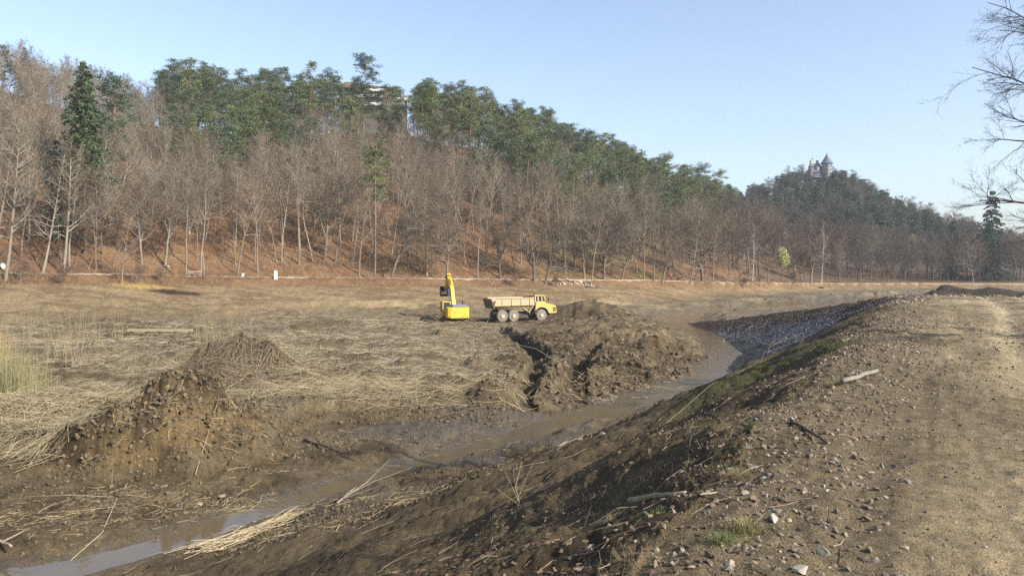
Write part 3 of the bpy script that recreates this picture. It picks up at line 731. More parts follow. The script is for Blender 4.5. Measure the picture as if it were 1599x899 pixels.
proto("pine2", pine_tree(33, 22, 0.22, 0.55, 24, 0.18, (0.085, 0.112, 0.049)), NEEDLE)
proto("pine3", pine_tree(34, 16, 0.18, 0.30, 32, 0.22, (0.070, 0.100, 0.054)), NEEDLE)
proto("pine4", pine_tree(35, 23, 0.17, 0.62, 18, 0.15, (0.098, 0.123, 0.051), 0.7), NEEDLE)
proto("bigpine", pine_tree(36, 27, 0.34, 0.35, 40, 0.20, (0.057, 0.089, 0.051), 0.95, 60, 0.01, 0.5, 0.17), NEEDLE)
proto("spruce0", spruce_tree(41, 26, 0.28, (.052, .076, .036), 0.42, 34, 0.16, 0.20, 0.7), NEEDLE); proto("spruce1", spruce_tree(42, 21, 0.22, (.040, .068, .046), 0.06, 30, 0.26, 0.20, 0.75), NEEDLE)

def plant(name, key, x, y, label, cat, group=None, sc=1.0, rz=None, tilt=(0, 0), z=None, sz=None):
    e = empty(name, (x, y, z1(x, y) if z is None else z), rng.uniform(0, 2 * PI) if rz is None else rz)
    e.rotation_euler = (tilt[0], tilt[1], e.rotation_euler[2]); e.scale = (sc, sc, sz or sc)
    tm, cm = PROTO[key]
    obj("trunk", tm, e); obj("crown", cm, e)
    return tag(e, label, cat, group)
def pol(u, y): return ((u - 799.5) / F * y, y)
def ypath(u): return float(np.interp(u, *B_PATH))

# ------------------------------------------------------------------ trees along the shore that can be told apart one by one
# (bearing, metres beyond the path, prototype, height scale, z-turn, name, label)
FRONT = [
 (8, -3, "alder0", 1.0, 0.3, "alder_tree", "tall pale bare alder at the extreme left edge of the shore"),
 (-18, -2, "alder1", 1.05, 0.1, "alder_tree", "bare alder leaning steeply right across the left picture edge"),
 (66, 2, "alder1", 0.95, 0.2, "alder_tree", "grey bare alder leaning right, in front of the dark spruce's left side"),
 (98, 1, "alder0", 0.92, 0.0, "alder_tree", "long pale alder trunk leaning right in front of the dark spruce"),
 (108, 4, "slim0", 0.9, 1.0, "bare_tree", "upright bare trunk close behind the leaning alder before the spruce"),
 (150, 3, "alder2", 0.95, 2.0, "bare_tree", "thin reddish bare tree just right of the dark spruce"),
 (190, -4, "alder2", 0.62, 0.7, "bare_tree", "short dark forked tree on the bank below the path, left of the bench"),
 (222, 5, "alder2", 1.0, 3.0, "bare_tree", "slender reddish tree between the forked bank tree and the bench"),
 (258, 5, "round0", 0.95, 0.4, "bare_tree", "bare tree rising beside the pale stones left of the bench"),
 (290, -1.5, "slim2", 0.85, 0.0, "bare_tree", "thick pale trunk standing at the bench's left end"),
 (314, 1.5, "slim0", 0.9, 0.6, "bare_tree", "left stem of the twin pale trunks at the bench's right end"),
 (319, 1.6, "slim1", 0.92, 2.2, "bare_tree", "right stem of the twin pale trunks at the bench's right end"),
 (370, 2.0, "slim3", 1.0, 0.0, "bare_tree", "thin straight trunk beside the little white box on the path"),
 (403, 3.0, "slim1", 0.85, 4.0, "bare_tree", "thin wavy trunk between the little white box and the white post"),
 (440, 7, "slim0", 0.95, 1.3, "bare_tree", "slim pale trunk on the slope just above the white post"),
 (467, 6, "slim2", 0.95, 2.3, "bare_tree", "tall twisted pale trunk right of the white post"),
 (507, 8, "round1", 1.05, 0.2, "bare_tree", "stout dark trunk beside the bare earth chute on the slope"),
 (562, 0, "slim3", 1.0, 5.0, "bare_tree", "thin leaning trunk next to the lone light green pine"),
 (611, -0.5, "oak1", 0.95, 0.0, "oak_tree", "crooked spreading oak leaning right, right of the lone light green pine"),
 (638, 6, "slim1", 1.0, 2.6, "bare_tree", "slim trunk behind the crooked spreading oak"),
 (667, 3, "round0", 1.05, 3.5, "bare_tree", "bare tree with a broad rounded crown left of the excavator boom"),
 (699, -1, "oak0", 0.85, 4.0, "oak_tree", "dark oak directly behind the excavator bucket"),
 (746, 2, "slim0", 0.82, 2.0, "bare_tree", "pale slender trunk behind the dump truck's tailgate"),
 (781, 1.5, "oak1", 0.88, 1.5, "oak_tree", "oak standing behind the middle of the dump truck"),
 (835, -2, "oak0", 0.9, 2.4, "oak_tree", "oak with forked limbs straight behind the dump truck's cab"),
 (852, -2.5, "oak1", 0.85, 5.2, "oak_tree", "oak pair mate just left of the pale boulder pile"),
 (883, 1.5, "slim1", 0.85, 0.9, "bare_tree", "thin curved trunk rising behind the pale boulder pile"),
 (913, 2.5, "round1", 0.85, 3.3, "bare_tree", "bare tree with a split trunk above the boulder pile's right end"),
 (922, -2.5, "slim3", 0.9, 0.4, "bare_tree", "leaning trunk beside the fallen white log"),
 (943, 1.5, "oak2", 0.82, 1.8, "oak_tree", "thick straight oak right of the fallen white log"),
 (970, 1.0, "oak1", 0.9, 0.0, "oak_tree", "dark oak leaning right with a ball of twigs in its crown"),
 (1006, 2, "slim2", 0.8, 3.9, "bare_tree", "bare tree first left of the walker in red"),
 (1021, 1, "slim0", 0.8, 1.2, "bare_tree", "dark narrow trunk close left of the walker in red"),
 (1034, -2, "oak1", 0.78, 0.2, "oak_tree", "strongly leaning dark trunk at the walker's left"),
 (1058, 1, "slim3", 0.85, 2.9, "bare_tree", "straight thin dark trunk right of the walker in red"),
 (1077, -2, "alder1", 0.8, 0.0, "bare_tree", "pale trunk slanting right, beside the cut log end"),
 (1097, 0, "oak2", 0.95, 3.0, "oak_tree", "largest wide-spreading oak, left of the small wooden sign"),
 (1113, 1, "slim1", 0.85, 0.0, "bare_tree", "straight trunk between the widest oak and the small wooden sign"),
 (1157, -1, "oak1", 0.62, 3.6, "oak_tree", "low crooked trunk at the water's edge right of the wooden sign"),
 (1175, 4, "birch", 0.85, 0.0, "birch_tree", "white-stemmed birch right of the wooden sign"),
 (1199, 2, "alder2", 0.9, 0.0, "bare_tree", "pinkish bare tree immediately left of the yellow blossoming tree"),
 (1266, 0, "willow", 1.0, 0.0, "willow_tree", "pinkish weeping willow right of the yellow blossoming tree"),
 (1283, 3, "birch", 0.95, 1.0, "birch_tree", "thin white trunk at the weeping willow's right side"),
]
for (u, dy, key, sc, rz, nm, lab) in FRONT:
    x, y = pol(u, ypath(u) + dy)
    plant(nm, key, x, y, lab, "tree", "trees along the far shore", sc * 1.15, rz)
x, y = pol(585, ypath(585) - 0.3); 
proto("lonepine", pine_tree(37, 26, 0.24, 0.62, 30, 0.125, (0.111, 0.135, 0.054), 0.85, 60), NEEDLE)
plant("pine_tree", "lonepine", x, y, "lone light green pine with a bare trunk standing on the shore path", "tree", "trees along the far shore", 1.0, 0.0)
x, y = pol(133, ypath(133) + 8); plant("spruce_tree", "spruce0", x, y, "tall dark spruce among the leaning alders at far left", "tree", "conifers on the hill", 1.28, 0.0)
x, y = pol(172, 152); plant("pine_tree", "bigpine", x, y, "broad grey-green pine directly right of the tall dark spruce", "tree", "conifers on the hill", 1.0, 1.0)
x, y = pol(92, ypath(100) + 12); plant("spruce_tree", "spruce1", x, y, "smaller dark spruce behind the leaning alders, left of the tall spruce", "tree", "conifers on the hill", 0.85, 0.0)
x, y = pol(568, 244); plant("pine_tree", "bigpine", x, y, "huge dark pine towering on the ridge in front of the white building", "tree", "conifers on the hill", 1.08, 0.0)
x, y = pol(840, 196); plant("pine_tree", "pine1", x, y, "dark pine standing apart below the pine belt, above the truck's cab", "tree", "conifers on the hill", 0.95, 0.0)
x, y = pol(1546, 276); plant("spruce_tree", "spruce1", x, y, "dark layered conifer rising over the woodland at the far right", "tree", "conifers on the hill", 1.62, 0.4)
x, y = pol(1486, 285); plant("spruce_tree", "spruce1", x, y, "small pointed spruce top peeping over the woodland at right", "tree", "conifers on the hill", 1.12, 1.4)
x, y = pol(36, 236); plant("spruce_tree", "spruce1", x, y, "little dark conifer on the skyline at the upper left corner", "tree", "conifers on the hill", 0.75, 1.4)
x, y = pol(5, 232); plant("pine_tree", "pine3", x, y, "dark pine at the upper left picture edge", "tree", "conifers on the hill", 0.9, 1.4)
x, y = pol(250, 240); plant("pine_tree", "pine3", x, y, "small round-headed pine alone on the bare skyline left of the pines", "tree", "conifers on the hill", 1.0, 1.4)

# yellow blossoming tree
BLO = mat_col("blossom", 0.8, 0.2, 0.0, trans=0.25)
def blossom_tree():
    t, c = bare_tree(51, 9.0, 0.13, 0.25, 18, 55, 0.30, 0.18, 0.02, n2=6, n3=4, n4=1)
    R = np.random.default_rng(5); parts = []
    for i in range(46):
        dv = R.normal(size=3); dv /= np.linalg.norm(dv); p = np.array([0, 0, 6.4]) + dv * np.array([2.3, 2.3, 2.6]) * R.uniform(0.45, 1.0)
        m = 34; P = p + R.normal(size=(m, 3)) * 0.36; v, f = quads_at(P, 0.15, R, 0, 0.7)
        parts.append((v, f, np.array([.40, .40, .17]) * R.uniform(0.75, 1.15)))
    return t, join([(c[0], cf, c[2][:]) for cf in c[1][:0]] + parts), c
t, bl, c = blossom_tree(); x, y = pol(1222, ypath(1222) + 1)
e = empty("blossoming_tree", (x, y, z1(x, y)), 0.0)
obj("trunk", mesh_np("blossoming_trunk", *t[:2], [BARK], col=t[2], smooth=True), e); obj("branches", mesh_np("blossoming_branches", *c[:2], [TWIG], col=c[2]), e)
obj("blossom", mesh_np("blossoms", bl[0], bl[1], [BLO], col=bl[2]), e); e.scale = (0.85, 0.85, 1.15)
tag(e, "small tree in pale yellow blossom on the far shore", "tree")

# ------------------------------------------------------------------ the wood on the hill
def scatter(n, umin, umax, fmin, fmax, mind, R, ridge=True):
    pts = []; cell = {}
    for _ in range(n * 14):
        u = R.uniform(umin, umax); yp = ypath(u); yr = float(np.interp(u, *B_RDG)); f = R.uniform(fmin, fmax); y = yp + 3.5 + (yr - yp) * f; x = (u - 799.5) / F * y
        k = (int(x // mind), int(y // mind)); ok = True
        for i in (-1, 0, 1):
            for j in (-1, 0, 1):
                for (a_, b_) in cell.get((k[0] + i, k[1] + j), ()):
                    if (a_ - x) ** 2 + (b_ - y) ** 2 < mind * mind: ok = False
        if ok: cell.setdefault(k, []).append((x, y)); pts.append((x, y, u, f))
        if len(pts) >= n: break
    return pts
R = np.random.default_rng(99)
hill_pts = scatter(1150, -70, 1140, 0.02, 1.08, 3.1, R)
PF = ([-100, 235, 262, 300, 430, 450, 520, 545, 640, 690, 740, 800, 900, 1000, 1060, 1140], [2, 2, .36, .30, .34, .55, .60, .50, .46, .38, .34, .30, .28, .28, .34, .6])
ZN = [(60, "behind the leaning alders"), (150, "around the tall dark spruce"), (230, "right of the tall dark spruce"), (300, "above the bench"), (370, "above the little white box"), (445, "above the white post"), (525, "above the bare earth chute"),
      (605, "behind the lone light green pine"), (665, "behind the crooked spreading oak"), (720, "behind the excavator boom"), (790, "above the dump truck's bed"), (860, "above the dump truck's cab"), (930, "above the pale boulder pile"),
      (1000, "above the fallen white log"), (1065, "above the walker in red"), (9999, "behind the widest oak")]
def zone_of(u): return next(z for k, z in ZN if u < k)
bare_c = []; pine_c = []
for (x, y, u, f) in hill_pts:
    if 526 < u < 646 and f > 0.93: continue
    if 548 < u < 644 and f > 0.52 and R.random() < 0.56: continue                                   # the building's plot
    pf_ = float(np.interp(u, *PF)); k_ = min(max((f - pf_ + 0.22) / 0.44, 0), 1)
    if R.random() < 0.80 * k_ * k_ * (3 - 2 * k_): pine_c.append((x, y, u, f))
    else: bare_c.append((x, y, u, f))
pine_c.sort(key=lambda p: p[3]); PINES = pine_c[:265]
for i, (x, y, u, f) in enumerate(PINES):
    edge = "on the lower fringe of the pine belt " if f < float(np.interp(u, *PF)) + 0.14 else "inside the pine belt "
    plant("pine_tree", f"pine{R.integers(0, 5)}", x, y, "green-crowned pine " + edge + zone_of(u), "tree", "hillside pines " + edge + zone_of(u), R.uniform(0.55, 1.22) * (0.62 if 548 < u < 644 and f > 0.38 else 1), tilt=(R.normal() * 0.05, R.normal() * 0.05), sz=None)
bare_c.sort(key=lambda p: p[3])
SLIM = ["slim0", "slim1", "slim2", "slim3", "slim4", "slim5", "round0", "round1", "slim4", "oak0"]
for i, (x, y, u, f) in enumerate(bare_c[:200]):
    zn = zone_of(u); low = "foot of the slope" if f < 0.10 else ("lower slope" if f < 0.25 else "middle of the slope")
    lab = "bare tree on the leaf-strewn " + low + " " + zn
    key = SLIM[R.integers(0, 10) if u > 640 else R.integers(0, 9)]
    plant("bare_tree", key, x, y, lab, "tree", f"bare trees, {low} {zn}", (R.uniform(0.82, 1.08) if f < 0.14 else R.uniform(0.66, 0.92)), tilt=(R.normal() * 0.09, R.normal() * 0.09))
# woodland on the right, beyond the pond
rw = scatter(210, 1120, 1690, 0.0, 0.8, 4.2, R)
rw = [p for p in rw if not (1205 < p[2] < 1240 and p[3] < 0.1)]
rw.sort(key=lambda p: p[3])
for i, (x, y, u, f) in enumerate(rw[:95]):
    zn = next(z for k, z in ((1190, "left of the yellow blossoming tree"), (1250, "behind the yellow blossoming tree"), (1310, "behind the weeping willow"), (1380, "under the castle hill"), (1450, "behind the orange-brown bush"), (1520, "behind the dark soil mound"), (9999, "around the layered conifer")) if u < k)
    plant("bare_tree", ["dark0", "dark1", "alder2", "dark0", "dark1", "round0"][R.integers(0, 6)], x, y, ("dark bare tree at the front of the valley woodland " if f < 0.2 else "dark bare tree deeper in the valley woodland ") + zn, "tree", ("valley woodland front " if f < 0.2 else "valley woodland depth ") + zn, R.uniform(0.75, 1.1))
# everything further back, too many to tell apart: one mass each
def joined_mesh(key):
    VS = []; CS = []; F3 = []; F4 = []; base = 0
    for me in PROTO[key]:
        nv = len(me.vertices); co = np.empty(nv * 3, np.float32); me.vertices.foreach_get("co", co)
        cc = np.empty(nv * 4, np.float32); me.color_attributes["Col"].data.foreach_get("color", cc)
        lt = np.empty(len(me.polygons), np.int32); me.polygons.foreach_get("loop_total", lt)
        li = np.empty(len(me.loops), np.int32); me.loops.foreach_get("vertex_index", li)
        st = np.concatenate([[0], np.cumsum(lt)[:-1]])
        for k, FF in ((3, F3), (4, F4)):
            m = lt == k
            if m.any(): FF.append(li[st[m][:, None] + np.arange(k)[None]] + base)
        VS.append(co.reshape(-1, 3)); CS.append(cc.reshape(-1, 4)[:, :3]); base += nv
    mt = NEEDLE if key.startswith(("pine", "spruce")) else TWIG
    return mesh_np(key + "_whole", np.concatenate(VS), [np.concatenate(x) for x in (F3, F4) if x], [mt], col=np.concatenate(CS))
def tree_mass(name, key, spots, label, cat):
    """one object: a point cloud of trunk positions that geometry nodes turn into a wood"""
    src = bpy.data.objects.new(key + "_source", joined_mesh(key))
    R2 = np.random.default_rng(len(spots))
    me = mesh_np(name, np.array([p[:3] for p in spots]), [], extra={"scl": [p[3] for p in spots], "turn": R2.uniform(0, 2 * PI, len(spots))}) if False else None
    me = bpy.data.meshes.new(name); me.vertices.add(len(spots)); me.vertices.foreach_set("co", np.array([p[:3] for p in spots], np.float32).ravel())
    for nm, vals in (("scl", [p[3] for p in spots]), ("turn", R2.uniform(0, 2 * PI, len(spots)))):
        at = me.attributes.new(nm, 'FLOAT', 'POINT'); at.data.foreach_set("value", np.asarray(vals, np.float32))
    o = obj(name, me)
    ng = bpy.data.node_groups.new(name + "_nodes", 'GeometryNodeTree')
    ng.interface.new_socket("Geometry", in_out='INPUT', socket_type='NodeSocketGeometry'); ng.interface.new_socket("Geometry", in_out='OUTPUT', socket_type='NodeSocketGeometry')
    gi = ng.nodes.new("NodeGroupInput"); go = ng.nodes.new("NodeGroupOutput"); ip = ng.nodes.new("GeometryNodeInstanceOnPoints")
    oi = ng.nodes.new("GeometryNodeObjectInfo"); oi.inputs["Object"].default_value = src
    na = ng.nodes.new("GeometryNodeInputNamedAttribute"); na.data_type = 'FLOAT'; na.inputs[0].default_value = "scl"
    nb = ng.nodes.new("GeometryNodeInputNamedAttribute"); nb.data_type = 'FLOAT'; nb.inputs[0].default_value = "turn"
    cx = ng.nodes.new("ShaderNodeCombineXYZ"); c2 = ng.nodes.new("ShaderNodeCombineXYZ"); er = ng.nodes.new("FunctionNodeEulerToRotation")
    ng.links.new(gi.outputs[0], ip.inputs["Points"]); ng.links.new(oi.outputs["Geometry"], ip.inputs["Instance"])
    ng.links.new(nb.outputs["Attribute"], cx.inputs[2]); ng.links.new(cx.outputs[0], er.inputs[0]); ng.links.new(er.outputs[0], ip.inputs["Rotation"])
    for i in range(3): ng.links.new(na.outputs["Attribute"], c2.inputs[i])
    ng.links.new(c2.outputs[0], ip.inputs["Scale"]); ng.links.new(ip.outputs[0], go.inputs[0])
    md = o.modifiers.new("wood", 'NODES'); md.node_group = ng
    return tag(o, label, cat, None, "stuff")
back = bare_c[200:]
def sp_(L, s0, s1): return [(x, y, z1(x, y), R.uniform(s0, s1)) for (x, y, *_) in L]
tree_mass("bare_woodland", "slim0", sp_(back[0::4], 0.7, 0.98), "mass of grey bare crowns filling the upper hillside wood", "woodland")
tree_mass("bare_woodland", "slim1", sp_(back[1::4], 0.7, 0.98), "mass of reddish bare crowns filling the upper hillside wood", "woodland")
tree_mass("bare_woodland", "round0", sp_(back[2::4], 0.7, 0.98), "mass of rounded bare crowns filling the upper hillside wood", "woodland")
tree_mass("bare_woodland", "slim5", sp_(back[3::4], 0.8, 1.05), "mass of low reddish bare crowns filling the upper hillside wood", "woodland")
tree_mass("pine_belt", "pine0", sp_(pine_c[265::2], 0.9, 1.2), "mass of green pine crowns along the ridge", "woodland")
tree_mass("pine_belt", "pine1", sp_(pine_c[266::2], 0.9, 1.2), "mass of dark pine crowns behind the ridge pines", "woodland")
tree_mass("valley_woodland", "dark0", sp_(rw[95::2], 0.9, 1.2), "dark mass of bare trees deep in the valley woodland at right", "woodland")
tree_mass("valley_woodland", "dark1", sp_(rw[96::2], 0.9, 1.2), "brownish mass of bare trees deep in the valley woodland at right", "woodland")
proto("pine9", pine_tree(64, 14, 0.16, 0.25, 14, 0.22, (0.051, 0.078, 0.045), 1.0, 34, 0.02, 0.30, 0.26), NEEDLE)
cp = []; cb = []
for _ in range(1300):
    x = R.uniform(40, 300); y = R.uniform(385, 478); u = 799.5 + F * x / y
    if u > 1660 or u < 1050: continue
    if math.hypot(x - 197, y - 470) < 13 or (abs(u - 1281) < 20 and y > 457): continue
    z = z1(x, y); sc = R.uniform(0.7, 1.05)
    if abs(u - 1281) < 24 and y > 425: sc *= 0.80
    (cp if R.random() < 0.72 and z > 22 else cb).append((x, y, z, sc))
tree_mass("castle_hill_wood", "pine9", cp[:420], "distant blue-green pines covering the castle hill", "woodland")
tree_mass("castle_hill_wood", "dark0", cb[:260], "distant bare grey trees on the flanks of the castle hill", "woodland")

# ------------------------------------------------------------------ machines
YEL = mat("excavator_yellow", (.62, .41, .035), 0.45, var=0.12, dirt=(.24, .18, .11), dirt_amt=0.13, dirt_scale=2.5)
VYEL = mat("truck_yellow", (.55, .32, .055), 0.5, var=0.10, dirt=(.30, .24, .16), dirt_amt=0.17, dirt_scale=2.0)
BODYM = mat("dump_body_paint", (.37, .27, .135), 0.6, var=0.12, dirt=(.33, .27, .19), dirt_amt=0.22, dirt_scale=1.6)
RUST = mat("muddy_steel", (.12, .085, .065), 0.8, var=0.3, scale=3)
BLACK = mat("black_steel", (.022, .022, .024), 0.6, var=0.2)
GREY = mat("grey_hood", (.13, .14, .17), 0.55, var=0.15)
TYRE = mat("muddy_tyre", (.16, .138, .11), 0.95, var=0.25, scale=4, bump=0.02, bscale=9)
RIM = mat("wheel_rim", (.45, .36, .22), 0.6, var=0.2, dirt=(.20, .16, .12), dirt_amt=0.1)
GLASS = bpy.data.materials.new("tinted_glass"); GLASS.use_nodes = True
_b = GLASS.node_tree.nodes["Principled BSDF"]; _b.inputs["Base Color"].default_value = (.035, .045, .055, 1); _b.inputs["Roughness"].default_value = 0.08
CHROME = mat("cylinder_rod", (.55, .55, .55), 0.25, 1.0, var=0.05)
LAMPR = mat("tail_lamp", (.35, .03, .02), 0.3, var=0.05); LAMPW = mat("head_lamp", (.75, .75, .70), 0.2, var=0.05)
SOIL = mat("soil_load", (.075, .055, .040), 0.95, var=0.4, scale=5, bump=0.06, bscale=6)

def arc(cx, cz, r, a0, a1, n): return [(cx + r * math.cos(math.radians(a0 + (a1 - a0) * i / n)), cz + r * math.sin(math.radians(a0 + (a1 - a0) * i / n))) for i in range(n + 1)]
def wheel(parent, x, y, r, wd, name="wheel"):
    w_ = empty(name, (x, y, r)); w_.parent = parent
    MB().lathe([(r * 0.60, -wd / 2), (r * 0.88, -wd / 2), (r * 0.97, -wd * 0.38), (r, -wd * 0.25), (r, wd * 0.25), (r * 0.97, wd * 0.38), (r * 0.88, wd / 2), (r * 0.60, wd / 2)], n=28, axis='y').build("tyre", TYRE, w_, smooth=False)
    rm = MB(); sgn = -1 if y < 0 else 1
    rm.lathe([(r * 0.605, -wd * 0.42), (r * 0.605, wd * 0.42)], n=24, axis='y')
    rm.lathe([(r * 0.30, 0), (r * 0.26, 0.12), (r * 0.12, 0.16), (r * 0.02, 0.17)][::1], (0, sgn * wd * 0.42 if sgn > 0 else -wd * 0.42 - 0.17, 0), n=18, axis='y')
    rm.build("rim", RIM, w_)
    return w_

def dump_truck():
    x0, y0 = TRK; hd = math.radians(25)
    T = empty("dump_truck", (x0, y0, -6.85 + EZ), hd)
    # dump body: flared sides, sloping lower flanks, open top
    b_ = MB()
    for sg in (-1, 1):
        b_.prism([(-4.75, 2.15), (-4.45, 3.15), (1.05, 3.25), (1.25, 2.2)], sg * 1.42 - 0.06, sg * 1.42 + 0.06)
        vs = [(-4.75, sg * 1.36, 2.2), (1.25, sg * 1.36, 2.2), (0.55, sg * 0.75, 1.42), (-3.9, sg * 0.75, 1.62)]
        vs2 = [(p[0], p[1] - sg * 0.06, p[2] + 0.05) for p in vs]
        b_.add(vs + vs2, [(0, 1, 2, 3), (7, 6, 5, 4), (0, 4, 5, 1), (1, 5, 6, 2), (2, 6, 7, 3), (3, 7, 4, 0)])
        b_.box((-1.7, sg * 1.50, 3.2), (5.7, 0.14, 0.12))
    b_.add([(-4.75, -0.8, 1.95), (0.6, -0.8, 1.42), (0.6, 0.8, 1.42), (-4.75, 0.8, 1.95), (-4.75, -0.8, 1.85), (0.6, -0.8, 1.32), (0.6, 0.8, 1.32), (-4.75, 0.8, 1.85)],
           [(0, 1, 2, 3), (7, 6, 5, 4), (0, 4, 5, 1), (1, 5, 6, 2), (2, 6, 7, 3), (3, 7, 4, 0)])
    b_.prism([(0.55, 1.35), (1.2, 2.2), (1.02, 3.35), (0.92, 3.35), (1.08, 2.2), (0.45, 1.4)], -1.4, 1.4)
    body = b_.build("dump_body", BODYM, T)
    rb = MB()
    for xx in (-3.6, -2.2, -0.8, 0.5): rb.box((xx, -1.52, 2.72), (0.10, 0.09, 0.95)); rb.box((xx, 1.52, 2.72), (0.10, 0.09, 0.95))
    rb.build("side_rib", BODYM, body)
    ld = MB(); ld.prism([(-4.4, 2.2), (-3.4, 2.75), (-1.5, 2.95), (0.3, 2.8), (0.9, 2.3)], -1.3, 1.3); ld.build("soil_load", SOIL, body)
    MB().prism([(-4.80, 1.8), (-5.25, 3.1), (-5.12, 3.15), (-4.62, 1.8)], -1.46, 1.46).build("tailgate", RUST, T, bevel=0.02)
    ch = MB(); ch.box((-1.6, 0, 1.1), (5.6, 0.75, 0.42)); ch.box((-2.75, 0, 0.95), (2.2, 1.7, 0.25)); ch.box((2.6, 0, 1.0), (3.2, 0.9, 0.5)); ch.build("chassis", BLACK, T)
    hp = MB(); hp.box((1.15, 0, 1.35), (0.7, 1.3, 1.1)); hp.box((1.25, 0.2, 2.35), (0.35, 1.6, 1.4)); hp.tube((1.2, -0.9, 1.3), (1.2, -0.9, 3.3), 0.09); hp.build("hitch", BLACK, T)
    MB().tube((1.45, -0.85, 1.9), (1.45, -0.85, 3.75), 0.08).tube((1.45, -0.85, 2.1), (1.45, -0.85, 2.9), 0.15).build("exhaust_stack", BLACK, T)
    for sg in (-1, 1):
        MB().tube((-0.9, sg * 1.1, 2.15), (0.85, sg * 0.75, 1.15), 0.10).build("hoist_cylinder", BODYM, T)
        for xx in (-3.5, -1.85): wheel(T, xx, sg * 1.12, 0.81, 0.58)
        wheel(T, 2.35, sg * 1.12, 0.81, 0.58)
    hood = MB()
    prof = [(4.62, 1.05), (4.72, 1.35), (4.58, 2.02), (4.2, 2.22), (2.75, 2.52), (1.55, 2.52), (1.35, 1.5)] + arc(2.35, 0.82, 1.08, 165, 12, 9)
    hood.prism(prof, -1.32, 1.32); hd_ = hood.build("hood", VYEL, T)
    for sg in (-1, 1):
        MB().box((4.35, sg * 1.33, 1.75), (0.48, 0.04, 0.20)).build("vent", BLACK, hd_)
        MB().box((4.35, sg * 1.33, 1.45), (0.48, 0.04, 0.24)).build("vent", BLACK, hd_)
        MB().box((4.66, sg * 0.95, 1.55), (0.10, 0.35, 0.22)).build("headlight", LAMPW, T)
        MB().prism(arc(2.35, 0.82, 1.10, 168, 10, 9) + arc(2.35, 0.82, 1.02, 10, 168, 9), sg * 1.36 - 0.16, sg * 1.36 + 0.16).build("fender", BLACK, T)
    MB().box((4.73, 0, 1.55), (0.08, 1.3, 0.6)).build("grille", BLACK, T)
    MB().box((4.70, 0, 0.98), (0.22, 2.5, 0.26)).build("bumper", BLACK, T, bevel=0.03)
    # cab
    cab = MB()
    cab.prism([(1.5, 2.50), (3.25, 2.50), (3.25, 2.66), (1.5, 2.66)], -0.95, 0.95)
    for sg in (-1, 1):
        for px, qx in ((1.55, 1.6), (2.02, 2.02), (2.62, 2.6), (3.2, 2.95)):
            cab.add([(px - .06, sg * .95 - .05, 2.66), (px + .06, sg * .95 - .05, 2.66), (px + .06, sg * .95 + .05, 2.66), (px - .06, sg * .95 + .05, 2.66),
                     (qx - .06, sg * .88 - .05, 3.40), (qx + .06, sg * .88 - .05, 3.40), (qx + .06, sg * .88 + .05, 3.40), (qx - .06, sg * .88 + .05, 3.40)],
                    [(3, 2, 1, 0), (4, 5, 6, 7), (0, 1, 5, 4), (1, 2, 6, 5), (2, 3, 7, 6), (3, 0, 4, 7)])
    cb = cab.build("cab", VYEL, T)
    MB().box((2.28, 0, 3.46), (1.65, 2.0, 0.12)).build("cab_roof", VYEL, cb, bevel=0.03)
    for sg in (-1, 1): MB().prism([(1.62, 2.67), (3.12, 2.67), (2.88, 3.39), (1.66, 3.39)], sg * .90 - .015, sg * .90 + .015).build("side_window", GLASS, cb)
    MB().add([(3.20, -.88, 2.67), (3.20, .88, 2.67), (2.95, .84, 3.39), (2.95, -.84, 3.39), (3.17, -.88, 2.67), (3.17, .88, 2.67), (2.92, .84, 3.39), (2.92, -.84, 3.39)],
             [(0, 1, 2, 3), (7, 6, 5, 4), (0, 4, 5, 1), (1, 5, 6, 2), (2, 6, 7, 3), (3, 7, 4, 0)]).build("windscreen", GLASS, cb)
    MB().box((1.58, 0, 3.03), (0.03, 1.7, 0.7)).build("rear_window", GLASS, cb)
    for sg in (-1, 1): MB().tube((3.1, sg * 0.95, 3.3), (3.45, sg * 1.3, 3.2), 0.02, n=6).box((3.46, sg * 1.32, 3.0), (0.08, 0.2, 0.42)).build("mirror", BLACK, T)
    MB().box((1.45, -1.2, 1.2), (0.1, 0.5, 0.06)).box((1.45, -1.2, 1.6), (0.1, 0.5, 0.06)).box((1.45, -1.2, 2.0), (0.1, 0.5, 0.06)).box((1.45, -1.42, 1.65), (0.06, 0.05, 1.3)).build("step_ladder", BODYM, T)
    T.scale = (.965, .965, .965)
    return tag(T, "dirty yellow articulated dump truck with six muddy wheels parked on the pond bed", "dump truck")
dump_truck()

